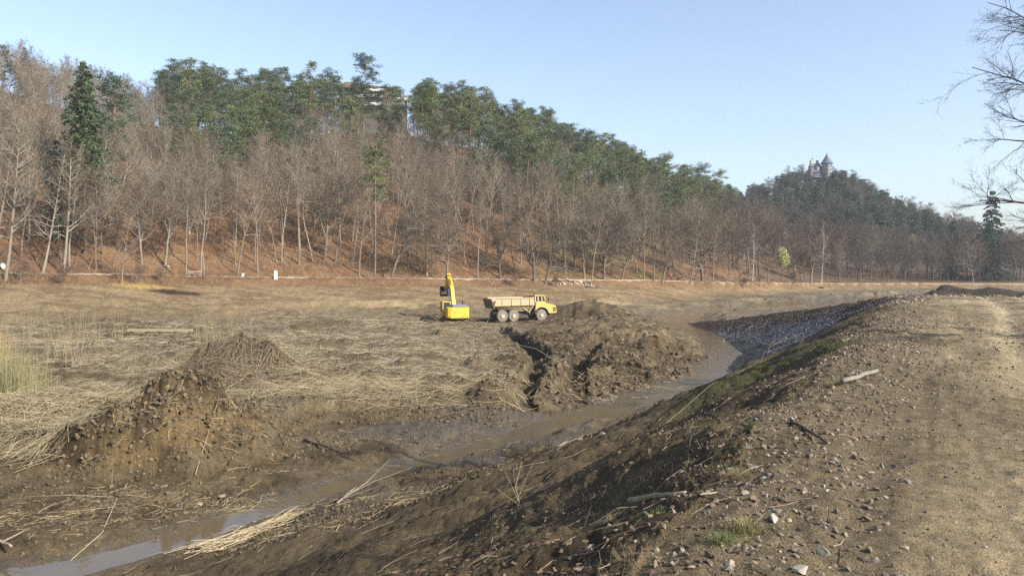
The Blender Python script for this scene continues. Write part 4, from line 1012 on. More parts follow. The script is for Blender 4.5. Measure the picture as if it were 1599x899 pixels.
def excavator():
    E = empty("excavator", (EXC[0], EXC[1], -7.5 + EZ), math.radians(106))
    for sg in (-1, 1):
        t_ = MB(); prof = arc(1.75, 0.48, 0.47, -90, 90, 7) + arc(-1.75, 0.48, 0.47, 90, 270, 7); t_.prism(prof, sg * 1.25 - 0.32, sg * 1.25 + 0.32)
        for i in range(19):
            xx = -1.75 + 3.5 * i / 18; t_.box((xx, sg * 1.25, 0.965), (0.13, 0.66, 0.05)); t_.box((xx, sg * 1.25, 0.0), (0.13, 0.66, 0.05))
        tr_ = t_.build("crawler_track", RUST, E)
        MB().box((0, sg * 1.25, 0.5), (3.1, 0.70, 0.36)).build("track_frame", BLACK, tr_)
    MB().box((0, 0, 0.62), (2.2, 1.9, 0.42)).tube((0, 0, 0.8), (0, 0, 1.08), 0.75, n=20).build("undercarriage", BLACK, E)
    MB().box((-0.3, 0, 1.18), (4.0, 2.85, 0.22)).build("turntable_deck", BLACK, E)
    cw = MB(); yy = [(-1.50, -2.15), (-1.42, -2.72), (-1.0, -2.92), (1.0, -2.92), (1.42, -2.72), (1.50, -2.15), (1.5, -1.75), (-1.5, -1.75)]
    cw.prism([(p[1], p[0]) for p in yy], 1.12, 2.52, 'z'); c_ = cw.build("counterweight", YEL, E, bevel=0.05)
    MB().prism([(0.42, 1.86), (0.60, 1.86), (0.52, 2.02)], -2.945, -2.925, 'x').build("emblem", BLACK, c_)
    MB().box((-2.93, -0.35, 1.93), (0.03, 0.75, 0.06)).build("lettering_strip", mat("faded_lettering", (.62, .38, .03), 0.6), c_)
    MB().box((-2.80, 0, 1.14), (0.3, 0.9, 0.10)).build("tow_bracket", BLACK, c_)
    for sg in (-1, 1): MB().box((-2.86, sg * 1.15, 1.28), (0.08, 0.22, 0.10), rz=-sg * 0.4).build("tail_lamp", LAMPR, E)
    MB().box((-0.95, -0.15, 1.9), (1.7, 2.5, 1.2)).box((0.6, -0.95, 1.75), (1.7, 0.95, 0.95)).build("engine_housing", YEL, E, bevel=0.03)
    eh = MB(); eh.box((-1.35, -0.35, 2.68), (1.6, 2.0, 0.34)).box((-0.3, -1.0, 2.42), (0.9, 0.9, 0.3)).build("engine_hood", GREY, E, bevel=0.05)
    MB().tube((-0.7, -1.0, 2.6), (-0.7, -1.0, 3.35), 0.08).build("exhaust_stack", BLACK, E)
    cab = MB()
    x0, x1, y0, y1 = 0.25, 1.95, 0.45, 1.45
    cab.box((1.1, 0.95, 1.50), (1.7, 1.0, 0.60))
    for (px, py) in ((x0, y0), (x0, y1), (x1, y0), (x1, y1), (1.05, y1)): cab.box((px, py, 2.45), (0.10, 0.10, 1.35))
    cab.box((1.1, 0.95, 3.13), (1.78, 1.08, 0.10)); cab.box((x0, 0.95, 1.95), (0.08, 1.0, 0.35))
    cb = cab.build("cab", YEL, E)
    MB().box((x0, 0.95, 2.6), (0.03, 0.88, 0.95)).build("rear_window", GLASS, cb); MB().box((x1, 0.95, 2.45), (0.03, 0.88, 1.3)).build("windscreen", GLASS, cb)
    MB().box((0.65, y1, 2.45), (0.70, 0.03, 1.25)).box((1.5, y1, 2.45), (0.78, 0.03, 1.25)).build("side_window", GLASS, cb); MB().box((1.1, y0, 2.45), (1.55, 0.03, 1.25)).build("side_window", GLASS, cb)
    MB().box((1.0, 0.95, 1.95), (0.5, 0.55, 0.6)).build("operator_seat", BLACK, cb)
    MB().tube((0.4, 1.48, 2.6), (0.35, 1.95, 2.45), 0.025, n=6).box((0.33, 1.98, 2.3), (0.06, 0.16, 0.38)).build("mirror", BLACK, E)
    # boom, stick and bucket
    def beam(P, H, w_):
        m = MB(); n = len(P); up = []; dn = []
        for i, (p, h) in enumerate(zip(P, H)):
            a_ = P[max(i - 1, 0)]; c_ = P[min(i + 1, n - 1)]; d = Vector((c_[0] - a_[0], c_[1] - a_[1])).normalized(); nn = Vector((-d.y, d.x))
            up.append((p[0] + nn.x * h / 2, p[1] + nn.y * h / 2)); dn.append((p[0] - nn.x * h / 2, p[1] - nn.y * h / 2))
        for i in range(n - 1): m.prism([dn[i], dn[i + 1], up[i + 1], up[i]], -w_ / 2, w_ / 2)
        return m
    yb = -0.12
    bm_ = beam([(0.7, 1.75), (1.5, 3.6), (2.2, 4.75), (3.1, 5.6), (4.75, 6.35)], [0.40, 0.70, 0.80, 0.62, 0.36], 0.44).build("boom", YEL, E, (0, yb, 0))
    MB().tube((4.75, -0.42, 6.35), (4.75, 0.42, 6.35), 0.16).build("boom_pin", RUST, bm_)
    st = beam([(4.2, 6.78), (4.85, 6.35), (5.7, 5.55), (6.7, 4.75)], [0.30, 0.70, 0.55, 0.32], 0.42).build("stick", YEL, E, (0, yb, 0))
    for sg in (-1, 1):
        cy = MB(); cy.tube((1.35, sg * 0.36 + yb, 1.5), (2.0, sg * 0.36 + yb, 3.3), 0.12); c0 = cy.build("boom_cylinder", YEL, E)
        MB().tube((1.98, sg * 0.36 + yb, 3.25), (2.55, sg * 0.36 + yb, 4.85), 0.06).build("piston_rod", CHROME, c0)
    c1 = MB().tube((2.2, yb, 5.35), (3.4, yb, 6.45), 0.12).build("stick_cylinder", YEL, E); MB().tube((3.35, yb, 6.4), (4.2, yb, 6.8), 0.06).build("piston_rod", CHROME, c1)
    c2 = MB().tube((5.0, yb, 6.75), (5.9, yb, 5.95), 0.09).build("bucket_cylinder", YEL, E); MB().tube((5.85, yb, 6.0), (6.75, yb, 5.2), 0.05).build("piston_rod", CHROME, c2)
    bk = MB(); pr = [(6.75, 5.05)] + arc(6.35, 4.35, 0.72, 40, -120, 9) + [(5.85, 4.05)]
    bk.prism(pr + [(p[0] * 0.96 + 6.3 * 0.04, p[1] * 0.96 + 4.4 * 0.04) for p in pr[::-1]], -0.78 + yb, 0.78 + yb)
    for sg in (-1, 1): bk.prism(pr, sg * 0.76 + yb - 0.03, sg * 0.76 + yb + 0.03)
    for i in range(5): bk.box((5.78, yb - 0.62 + 0.31 * i, 3.98), (0.28, 0.12, 0.08), ry=0.3)
    bk.build("bucket", BLACK, E)
    return tag(E, "yellow tracked excavator seen from behind, boom raised over its digging pit", "excavator")
excavator()

# ------------------------------------------------------------------ castle on the hill
SLATE = mat("slate_roof", (.075, .088, .125), 0.6, var=0.2); PALE = mat("pale_render", (.20, .20, .215), 0.85, var=0.12); BRICK = mat("brick", (.20, .10, .08), 0.85, var=0.2)
STONE = mat("tan_stone", (.24, .18, .125), 0.85, var=0.2); WHITE = mat("white_paint", (.58, .57, .54), 0.6, var=0.06); DARKW = mat("dark_window", (.04, .045, .055), 0.2, var=0.1); TIMB = mat("grey_timber_wall", (.085, .078, .088), 0.8, var=0.15)
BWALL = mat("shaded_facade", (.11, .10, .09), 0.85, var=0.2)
def castle():
    cy = 470.0
    def X(u): return (u - 799.5) / F * cy
    def Zp(v): return (420 - v) / F * cy + EZ
    xc = X(1281); C = empty("castle", (xc, cy, Zp(286)), 0.0); bz = Zp(286)
    ax = lambda u: X(u) - xc
    az = lambda v: Zp(v) - bz
    tw = MB(); tx = ax(1287.5); tw.lathe([(3.1, -4), (3.1, az(257)), (3.3, az(257) + .05), (3.3, az(256))], (tx, -3.5, 0), 24); t_ = tw.build("round_tower", PALE, C, smooth=False)
    for k, v in enumerate((261, 267, 273)):
        for a in (-1.9, -1.1): MB().box((tx + 3.08 * math.cos(a), -3.5 + 3.08 * math.sin(a), az(v)), (0.25, 0.8, 1.5), rz=a).build("window", DARKW, t_)
    cn = MB().lathe([(3.9, az(257)), (2.0, az(250)), (0.12, az(241.8))], (tx, -3.5, 0), 24).build("cone_roof", SLATE, C)
    MB().tube((tx, -3.5, az(242)), (tx, -3.5, az(239.8)), 0.07, n=6).build("finial", BLACK, cn)
    wg = MB(); wg.box(((ax(1261.5) + ax(1283)) / 2, 1.0, (az(269) - 4) / 2), (ax(1283) - ax(1261.5), 9.0, az(269) + 4)); w_ = wg.build("main_wing", TIMB, C)
    for u in (1267.5, 1271.5, 1275.5):
        MB().box((ax(u), -3.52, az(273.0)), (0.9, 0.1, 1.5)).build("window", WHITE if u == 1275.5 else DARKW, w_)
    MB().box(((ax(1263) + ax(1281)) / 2, -4.3, az(277.6)), (ax(1281) - ax(1263), 1.6, 0.5)).build("balcony", PALE, C)
    x0, x1 = ax(1260.8), ax(1284); zt, ze = az(255.5), az(270)
    rf = MB().add([(x0, -4.2, ze), (x1, -4.2, ze), (x1, 6.2, ze), (x0, 6.2, ze), (x0 + 3.0, 1.0, zt - 1.2), (x1 - 1.5, 1.0, zt + 0.8)], [(0, 1, 5, 4), (1, 2, 5), (2, 3, 4, 5), (3, 0, 4), (3, 2, 1, 0)]).build("slate_roof", SLATE, C)
    MB().box((ax(1274), -3.2, az(265)), (1.5, 1.2, 1.5)).prism([(ax(1274) - .9, az(263.2)), (ax(1274) + .9, az(263.2)), (ax(1274), az(261))], -3.9, -1.0).build("dormer", WHITE, rf)
    MB().box((ax(1276.6), 0.5, az(254.5)), (1.3, 1.3, az(250.3) - az(258.5))).build("chimney", STONE, rf)
    MB().box((ax(1270.3), 0.5, az(258.5)), (2.6, 1.4, az(255.5) - az(261.5))).build("chimney", STONE, rf)
    MB().box((ax(1262.6), -3.0, az(258.0)), (0.8, 0.9, az(251.8) - az(264))).build("chimney", BRICK, rf)
    MB().lathe([(1.25, -4), (1.25, az(262)), (1.5, az(262)), (0.1, az(256.5))], (ax(1262.0), -3.6, 0), 14).build("corner_turret", TIMB, C)
    rb = MB(); rb.box((ax(1298.5), 1, (az(268) - 4) / 2), (ax(1303) - ax(1293.5), 7.5, az(268) + 4)); rb.build("side_wing", TIMB, C)
    a0, a1 = ax(1293.8), ax(1303.4)
    MB().add([(a0, -3.2, az(268)), (a1, -3.2, az(269)), (a1, 5.2, az(269)), (a0, 5.2, az(268)), (a0 + .3, -.3, az(259.5)), (a1 - 1.0, -.3, az(258.8)), (a1 - 1.0, 2.5, az(258.8)), (a0 + .3, 2.5, az(259.5))],
             [(0, 1, 5, 4), (1, 2, 6, 5), (2, 3, 7, 6), (3, 0, 4, 7), (4, 5, 6, 7), (3, 2, 1, 0)]).build("mansard_roof", SLATE, C)
    MB().box((ax(1289.5), -7.5, az(284.5) - 1.2), (3.6, 2.5, 4.5)).build("terrace_wall", STONE, C)
    MB().tube((ax(1271.2), 1.5, az(257)), (ax(1271.2), 1.5, az(246)), 0.06, n=6).build("flagpole", BLACK, C)
    MB().add([(ax(1271.1), 1.5, az(246.2)), (ax(1268.6), 1.6, az(247.4)), (ax(1268.4), 1.6, az(249)), (ax(1271.1), 1.5, az(247.9)), (ax(1271.1), 1.46, az(246.2)), (ax(1268.6), 1.56, az(247.4)), (ax(1268.4), 1.56, az(249)), (ax(1271.1), 1.46, az(247.9))],
             [(0, 1, 2, 3), (7, 6, 5, 4), (0, 4, 5, 1), (1, 5, 6, 2), (2, 6, 7, 3), (3, 7, 4, 0)]).build("flag", RUST, C)
    return tag(C, "castle with pale round tower, slate cone roof and chimneys on the wooded hilltop", "castle")
castle()

# ------------------------------------------------------------------ white terraced building on the ridge
ROOFB = mat("brown_roof", (.17, .115, .09), 0.8, var=0.2)
def terraced_building():
    cy = 266.0
    X = lambda u: (u - 799.5) / F * cy
    Zp = lambda v: (420 - v) / F * cy
    xc = X(582); g = z1(xc, cy) - EZ; B = empty("terraced_building", (xc, cy, g + EZ), 0.0)
    ax = lambda u: X(u) - xc
    az = lambda v: Zp(v) - g
    bot = -3.0
    def blk(u0, u1, y0, y1, v): return MB().box(((ax(u0) + ax(u1)) / 2, (y0 + y1) / 2, (az(v) + bot) / 2), (ax(u1) - ax(u0), y1 - y0, az(v) - bot))
    b0 = blk(529, 620, 0, 9, 138).build("upper_storeys", BWALL, B); b1 = blk(556, 636, -2.6, 0, 152).build("lower_storeys", BWALL, B)
    for (u0, u1, v, y) in ((556, 604, 141, -0.45), (556, 620, 153, -3.05), (616, 640, 158, -3.1), (560, 634, 166, -3.4)):
        MB().box(((ax(u0) + ax(u1)) / 2, y, az(v)), (ax(u1) - ax(u0), 0.9, 1.0)).build("balcony_parapet", WHITE, B)
    for (u0, u1, v, y, par) in ((558, 604, 147, -0.02, b0), (560, 634, 160.5, -2.62, b1)):
        n = 8
        for i in range(n):
            w_ = (ax(u1) - ax(u0)) / n; MB().box((ax(u0) + w_ * (i + .5), y, az(v)), (w_ * 0.8, 0.08, 1.7)).build("window", DARKW, par)
    MB().prism([(ax(524), az(139)), (ax(541), az(129)), (ax(600), az(137)), (ax(622), az(137)), (ax(622), az(138.2)), (ax(529), az(138.2))], -1.2, 10).build("roof", ROOFB, B)
    MB().box((ax(631), -3.2, (az(146) + bot) / 2), (1.1, 1.1, az(146) - bot)).build("pillar", PALE, B)
    return tag(B, "white building with stacked balconies half hidden by pines on the ridge", "building")
terraced_building()

# ------------------------------------------------------------------ litter on the ground
R = np.random.default_rng(2024)
def ico(sub=0):
    bm = bmesh.new(); bmesh.ops.create_icosphere(bm, subdivisions=sub + 1, radius=1.0)
    v = np.array([p.co[:] for p in bm.verts]); f = np.array([[q.index for q in g.verts] for g in bm.faces]); bm.free(); return v, f
ICO0 = ico(0); ICO1 = ico(1)
def rot_random(n, R, flat=0.0):
    q = R.normal(size=(n, 4)); q[:, 1:3] *= (1 - flat); q /= np.linalg.norm(q, axis=1)[:, None]; w_, x, y, z = q.T
    return np.stack([np.stack([1 - 2 * (y * y + z * z), 2 * (x * y - z * w_), 2 * (x * z + y * w_)], -1), np.stack([2 * (x * y + z * w_), 1 - 2 * (x * x + z * z), 2 * (y * z - x * w_)], -1),
                     np.stack([2 * (x * z - y * w_), 2 * (y * z + x * w_), 1 - 2 * (x * x + y * y)], -1)], 1)
def stones_mesh(name, x, y, size, col, m, sink=0.25, base=ICO0, squash=(1.0, 0.8, 0.55), jit=0.22, z=None):
    n = len(x); v0, f0 = base; k = len(v0)
    z = zat(x, y) if z is None else z
    v = v0[None] * (1 + jit * R.normal(size=(n, k, 1))) * (np.array(squash) * R.uniform(0.75, 1.25, (n, 1, 3)))
    v = np.einsum('nij,nkj->nki', rot_random(n, R, 0.55), v) * size[:, None, None]
    v[:, :, 0] += x[:, None]; v[:, :, 1] += y[:, None]; v[:, :, 2] += (z + size * (0.45 - sink))[:, None]
    f = (f0[None] + (np.arange(n) * k)[:, None, None]).reshape(-1, 3)
    return mesh_np(name, v.reshape(-1, 3), [f], [m], col=np.repeat(col, k, 0))
def stems(name, P, D, L, r, col, m, bend=0.0):
    """lying or standing stems: two-segment three-sided stalks"""
    D = D / np.linalg.norm(D, axis=1)[:, None]; n = len(P)
    mid = P + D * (L * 0.5)[:, None]; 
    off = R.normal(size=(n, 3)) * (L * bend)[:, None]; mid2 = mid + off; end = P + D * L[:, None]
    s1 = np.column_stack([P, mid2, r, r * 0.85]); s2 = np.column_stack([mid2, end, r * 0.85, r * 0.45])
    v1, f1 = tubes(s1, 3); v2, f2 = tubes(s2, 3)
    return mesh_np(name, np.concatenate([v1, v2]), [np.concatenate([f1, f2 + len(v1)])], [m], col=np.concatenate([np.repeat(col, 6, 0)] * 2))
STRAW = mat_col("straw", 0.75, 0.3); STONEM = mat_col("stone", 0.85, 0.25); CLOD = mat_col("clod", 0.95, 0.12); LEAFM = mat_col("dead_leaf", 0.8, 0.2, trans=0.1); GRASSM = mat_col("grass_blade", 0.7, 0.25, trans=0.25)
def tint(base, n, amt=0.3): return np.clip(np.asarray(base)[None] * np.array([.80, .79, .74]) * (1 + amt * (R.random((n, 1)) - 0.5) * 2) * (1 + 0.025 * R.normal(size=(n, 3))), 0.01, 0.8)
def lying(x, y, L, az, lift=0.02, pitch=0.08):
    """base point and direction of stems that follow the ground"""
    x2 = x + np.cos(az) * L; y2 = y + np.sin(az) * L
    za = zat(x, y); zb_ = zat(x2, y2); n = len(x)
    P = np.column_stack([x, y, za + lift * R.random(n)]); D_ = np.column_stack([np.cos(az) * L, np.sin(az) * L, zb_ - za + pitch * L * np.abs(R.normal(size=n))])
    return P, D_

# reed straw strewn over the drained bed
n = 42000
u = R.uniform(-60, 850, n); v = 452 + (640 - 452) * R.random(n) ** 0.75
y = 6.7 * F / (v - 420) ; x = (u - 799.5) / F * y
nn = fbm(x * 0.5, y * 2.0, 0.35, 4, 6) + 0.5 * fbm(x, y, 0.6, 3, 3)
_, DD = terrain(x, y, True)
keep = (R.random(n) < sstep(-0.55, 0.6, nn + 0.05)) & (DD['plat'] > 0.5) & (DD['mound'] < 0.6 * R.random(n)) & (DD['pit'] < 0.2) & (DD['flat'] < 0.3) & (R.random(n) > 0.75 * DD['far'])
x, y = x[keep], y[keep]; n = len(x)
az = fbm(x, y, 0.12, 2, 3) * 1.6 + R.normal(size=n) * 0.7 + np.where(R.random(n) < 0.5, PI, 0)
L = R.uniform(0.35, 1.5, n) * np.clip(y / 60, 0.7, 1.4); P, D_ = lying(x, y, L, az, 0.05, 0.10)
r_ = R.uniform(0.006, 0.012, n) * np.clip(y / 45, 0.8, 2.0)
tag(obj("reed_litter", stems("reed_litter", P, D_, np.linalg.norm(D_, axis=1), r_, tint((.315, .262, .185), n, 0.45), STRAW, 0.06)), "pale broken reed straw strewn over the drained pond bed", "reeds", None, "stuff")
# drift of longer straw at the left
def drift(name, spots, n, L0, L1, base_az, spread, col, label, r0=0.008, r1=0.014, lift=0.25, pitch=0.15):
    X = []; Yy = []
    for (uu, vv, h, rx, ry) in spots:
        px, py = XY(uu, vv, h); k = n // len(spots); X.append(px + R.normal(size=k) * rx); Yy.append(py + R.normal(size=k) * ry)
    x = np.concatenate(X); y = np.concatenate(Yy); m = len(x); az = base_az + R.normal(size=m) * spread + np.where(R.random(m) < 0.5, PI, 0)
    L = R.uniform(L0, L1, m); P, D_ = lying(x - np.cos(az) * L / 2, y - np.sin(az) * L / 2, L, az, lift, pitch)
    return tag(obj(name, stems(name, P, D_, np.linalg.norm(D_, axis=1), R.uniform(r0, r1, m), tint(col, m, 0.4), STRAW, 0.05)), label, "reeds", None, "stuff")
drift("reed_drift", [(30, 690, 6.9, 1.5, 0.9), (75, 672, 6.7, 1.6, 1.0), (10, 660, 6.6, 1.4, 0.9), (110, 700, 6.9, 0.9, 0.7), (150, 640, 6.7, 1.8, 1.2)], 2600, 0.4, 1.7, 0.25, 0.75, (.31, .255, .165), "drift of long straw-coloured reeds at the left edge")
drift("reed_drift", [(385, 578, 6.0, 1.6, 0.8), (350, 590, 6.4, 1.7, 0.8), (395, 566, 5.2, 1.0, 0.6)], 2200, 0.5, 1.8, 0.6, 0.9, (.17, .13, .085), "brown reed stalks covering the peaked reed heap", 0.010, 0.018, 0.2, 0.1)
drift("reed_drift", [(470, 596, 6.5, 2.2, 1.3), (540, 610, 6.6, 2.6, 1.0), (620, 616, 6.6, 2.5, 0.9), (440, 618, 6.6, 1.8, 0.7)], 3000, 0.5, 2.0, 0.2, 0.6, (.31, .25, .16), "tangled reed stalks along the cut edge of the reed mat", 0.008, 0.016, 0.15, 0.14)
drift("reed_drift", [(255, 640, 5.6, 1.6, 1.2), (290, 690, 6.4, 2.0, 1.0)], 200, 0.2, 0.8, 0.5, 1.2, (.36, .275, .17), "scattered reed stalks sticking to the muck heap", 0.006, 0.012, 0.05, 0.05)
drift("reed_drift", [(385, 842, 7.15, 0.45, 0.22), (335, 862, 7.15, 0.4, 0.2), (425, 828, 7.15, 0.4, 0.2)], 240, 0.25, 1.2, 0.55, 0.8, (.44, .36, .23), "pale reeds heaped on the near bank of the stream", 0.006, 0.012, 0.16, 0.10)
drift("reed_drift", [(130, 800, 7.0, 2.4, 1.0), (230, 770, 7.0, 2.0, 0.8), (30, 800, 7.0, 1.2, 0.9), (370, 770, 7.0, 1.2, 0.5), (560, 800, 7.1, 2.0, 0.8), (600, 690, 7.1, 4, 1.2), (520, 860, 6.9, 2.6, 1.2)], 950, 0.12, 0.75, 0.9, 0.8, (.33, .27, .17), "single reed stalks scattered on the bare mud by the stream", 0.004, 0.009, 0.03, 0.06)
drift("reed_drift", [(930, 560, 6.3, 7, 4), (1000, 500, 5.4, 7, 4), (840, 600, 6.6, 4, 1.5), (1040, 580, 6.6, 3, 2)], 1300, 0.3, 1.4, 0.3, 1.0, (.36, .29, .19), "reed stalks poking from the mound of dug silt", 0.008, 0.016, 0.05, 0.10)

# clods of mud
def clods(name, spots, n, s0, s1, col, label):
    X = []; Yy = []
    for (uu, vv, h, rx, ry) in spots:
        px, py = XY(uu, vv, h); k = n // len(spots); X.append(px + R.uniform(-1, 1, k) * rx); Yy.append(py + R.uniform(-1, 1, k) * ry)
    x = np.concatenate(X); y = np.concatenate(Yy); _, dd = terrain(x, y, True); k = (dd['ds'] > dd['hw'] + 0.35); x, y = x[k], y[k]; m = len(x)
    s = s0 + (s1 - s0) * R.random(m) ** 3
    tag(obj(name, stones_mesh(name, x, y, s, tint(col, m, 0.45), CLOD, 0.3, ICO0, (1, 0.85, 0.7), 0.25)), label, "mud", None, "stuff")
def heap_clods(name, idx, n, s0, s1, col, label):
    X = []; Yy = []
    for i in idx:
        hx, hy, r, ht, lump, st = HEAPS[i]; k = n // len(idx); X.append(hx + R.normal(size=k) * r * 0.55 * st); Yy.append(hy + R.normal(size=k) * r * 0.55)
    x = np.concatenate(X); y = np.concatenate(Yy); m = len(x); s = s0 + (s1 - s0) * R.random(m) ** 2.5
    tag(obj(name, stones_mesh(name, x, y, s, tint(col, m, 0.5), CLOD, 0.32, ICO0, (1, 0.85, 0.7), 0.28)), label, "mud", None, "stuff")
heap_clods("mud_clods", [0, 0, 1, 2], 9000, 0.015, 0.11, (.128, .100, .066), "crumbled clods of dark muck on the near heap")
clods("mud_clods", [(950, 545, 6.3, 9, 9), (920, 600, 6.7, 6, 4), (1030, 570, 6.5, 4, 5), (930, 485, 5.3, 9, 5)], 4200, 0.03, 0.24, (.135, .102, .068), "clods on the mound of dug silt beside the stream")
clods("mud_clods", [(600, 840, 6.8, 3.5, 2.2), (760, 740, 6.6, 3.0, 3.0), (480, 840, 7.0, 2.5, 1.5), (930, 690, 5.8, 2.5, 3)], 5200, 0.010, 0.065, (.110, .082, .052), "small clods on the muddy foot of the embankment")
clods("mud_clods", [(120, 800, 7.0, 5, 2.5), (300, 775, 7.0, 4, 1.5), (30, 770, 6.9, 3, 2.5), (600, 690, 7.1, 7, 3)], 4200, 0.010, 0.07, (.125, .094, .060), "small clods on the bare mud beyond the stream")
clods("mud_clods", [(560, 640, 7.0, 7, 0.8), (660, 650, 7.0, 5, 0.9), (700, 604, 6.4, 1.6, 0.9), (762, 616, 6.4, 1.4, 0.8)], 1600, 0.02, 0.12, (.12, .094, .064), "clods fallen from the cut edge of the reed mat")

# stones of the shoulder, the track and the riprap slope
n = 13000
s_ = 2.2 + 55 * R.random(n) ** 1.7; t_ = 0.95 + R.normal(size=n) * (0.55 + 0.012 * s_); t_ = np.where(R.random(n) < 0.18, R.uniform(-5, 1.5, n), t_)
x = AX[0] * s_ + NX[0] * t_; y = AX[1] * s_ + NX[1] * t_; k = (y > 2.5) & (t_ < 3.2); x, y, s_, t_ = x[k], y[k], s_[k], t_[k]; n = len(x)
sz = (0.008 + np.where(s_ < 9, 0.038, 0.030) * R.random(n) ** 3.0) * np.clip(s_ / 11, 0.75, 1.4) * np.where(t_ < 0.1, 0.65, 1.0)
pal = np.array([[.27, .225, .17], [.22, .17, .12], [.31, .27, .215], [.24, .165, .11], [.16, .13, .10]])[R.integers(0, 5, n)]
tag(obj("gravel", stones_mesh("gravel", x, y, sz, pal * R.uniform(0.42, 0.85, (n, 1)), STONEM, 0.36, ICO0, (1, 0.75, 0.5), 0.2)), "small angular stones littering the shoulder of the embankment track", "gravel", None, "stuff")
n = 24000
k_ = R.random(n); i_ = np.minimum((k_ * 3).astype(int), 2); fr = k_ * 3 - i_; TP = np.array(TONG)
px = TP[i_, 0] + (TP[i_ + 1, 0] - TP[i_, 0]) * fr; py = TP[i_, 1] + (TP[i_ + 1, 1] - TP[i_, 1]) * fr
off = R.uniform(-1.5, 14, n); x = px - off * 0.97; y = py - off * 0.22 + R.normal(size=n) * 1.0
zz, dd = terrain(x, y, True); k = dd['rip'] & (dd['ds'] > dd['hw'] + 0.2); x, y, zz, d2 = x[k], y[k], zz[k], dd['d2'][k]; n = len(x)
red = (d2 < 3.2 + R.normal(size=n) * 0.8)
col = np.where(red[:, None], np.array([.078, .060, .050]), np.array([.092, .095, .106])) * R.uniform(0.7, 1.3, (n, 1))
se = R.uniform(40, 58, 9000); ee = R.uniform(0.6, 10.5, 9000); x2 = AX[0] * se + NX[0] * (1.0 + ee); y2 = AX[1] * se + NX[1] * (1.0 + ee); z2_, d_ = terrain(x2, y2, True)
k = d_['isdam'] & ~d_['rip'] & (se > 41.3 + 1.2 * ee) & (d_['ds'] > d_['hw'] + 0.2); m2 = int(k.sum())
col2 = np.where((ee[k] < 2.6 + R.normal(size=m2) * 0.6)[:, None], np.array([.078, .060, .050]), np.array([.092, .095, .106])) * R.uniform(0.7, 1.3, (m2, 1))
x = np.concatenate([x, x2[k]]); y = np.concatenate([y, y2[k]]); zz = np.concatenate([zz, z2_[k]]); col = np.concatenate([col, col2]); n = len(x)
tag(obj("riprap", stones_mesh("riprap", x, y, R.uniform(0.035, 0.085, n), col, STONEM, 0.25, ICO0, (1, 0.8, 0.6), 0.2, z=zz)), "dark broken stones covering the slope beyond the stream bend", "riprap", None, "stuff")
n = 6500; s_ = 2.0 + 26 * R.random(n) ** 1.8; t_ = R.uniform(-4.5, 1.6, n); x = AX[0] * s_ + NX[0] * t_; y = AX[1] * s_ + NX[1] * t_; k = (y > 2.6) & (fbm(x, y, 0.8, 3, 2) > -0.25); x, y, s_ = x[k], y[k], s_[k]
tag(obj("soil_crumbs", stones_mesh("soil_crumbs", x, y, (0.004 + 0.012 * R.random(len(x)) ** 2) * np.clip(s_ / 7, 0.8, 2.2), tint((.20, .155, .105), len(x), 0.4), CLOD, 0.25, ICO0, (1, 0.85, 0.6), 0.2)), "crumbs of dry soil and grit on the embankment track", "soil", None, "stuff")
# pale stones at the crest's far edge
n = 420; s_ = R.uniform(38, 56, n); t_ = R.uniform(-5, 2.2, n); x = AX[0] * s_ + NX[0] * t_; y = AX[1] * s_ + NX[1] * t_
kk = (s_ > 50) | (t_ > 0.2); x, y = x[kk], y[kk]
tag(obj("rubble", stones_mesh("rubble", x, y, R.uniform(0.03, 0.13, len(x)), tint((.25, .21, .155), len(x), 0.3), STONEM, 0.2)), "pale rubble along the far lip of the embankment crest", "rubble", None, "stuff")

# single stones large enough to pick out
def stone(px, py, size, col, label, group=None, seed=0, cat="stone", name="stone", sq=(1, 0.8, 0.6), rz=0.0):
    R3 = np.random.default_rng(seed); v0, f0 = ICO1
    d = R3.normal(size=(9, 3)); d /= np.linalg.norm(d, axis=1)[:, None]; v = v0.copy()
    for k in range(9):                                                   # chip flat faces off a ball: a broken stone
        h = v @ d[k]; cut = R3.uniform(0.30, 0.62); v = v - np.clip(h - cut, 0, None)[:, None] * d[k][None]
    v = v * np.array(sq) * size * (1 + 0.03 * R3.normal(size=(len(v), 1)))
    me = mesh_np(name, v, [f0], [STONEM], col=np.asarray(col)[None] * (0.62 if cat == 'stone' else 0.66) * (1 + 0.10 * R3.normal(size=(len(v), 1))))
    return tag(obj(name, me, None, (px, py, z1(px, py) + size * sq[2] * 0.35), (R3.normal() * 0.2, R3.normal() * 0.2, rz + R3.uniform(0, 6))), label, cat, group)
def crest_pt(u_, v_, h=1.62): return XY(u_, v_, h)
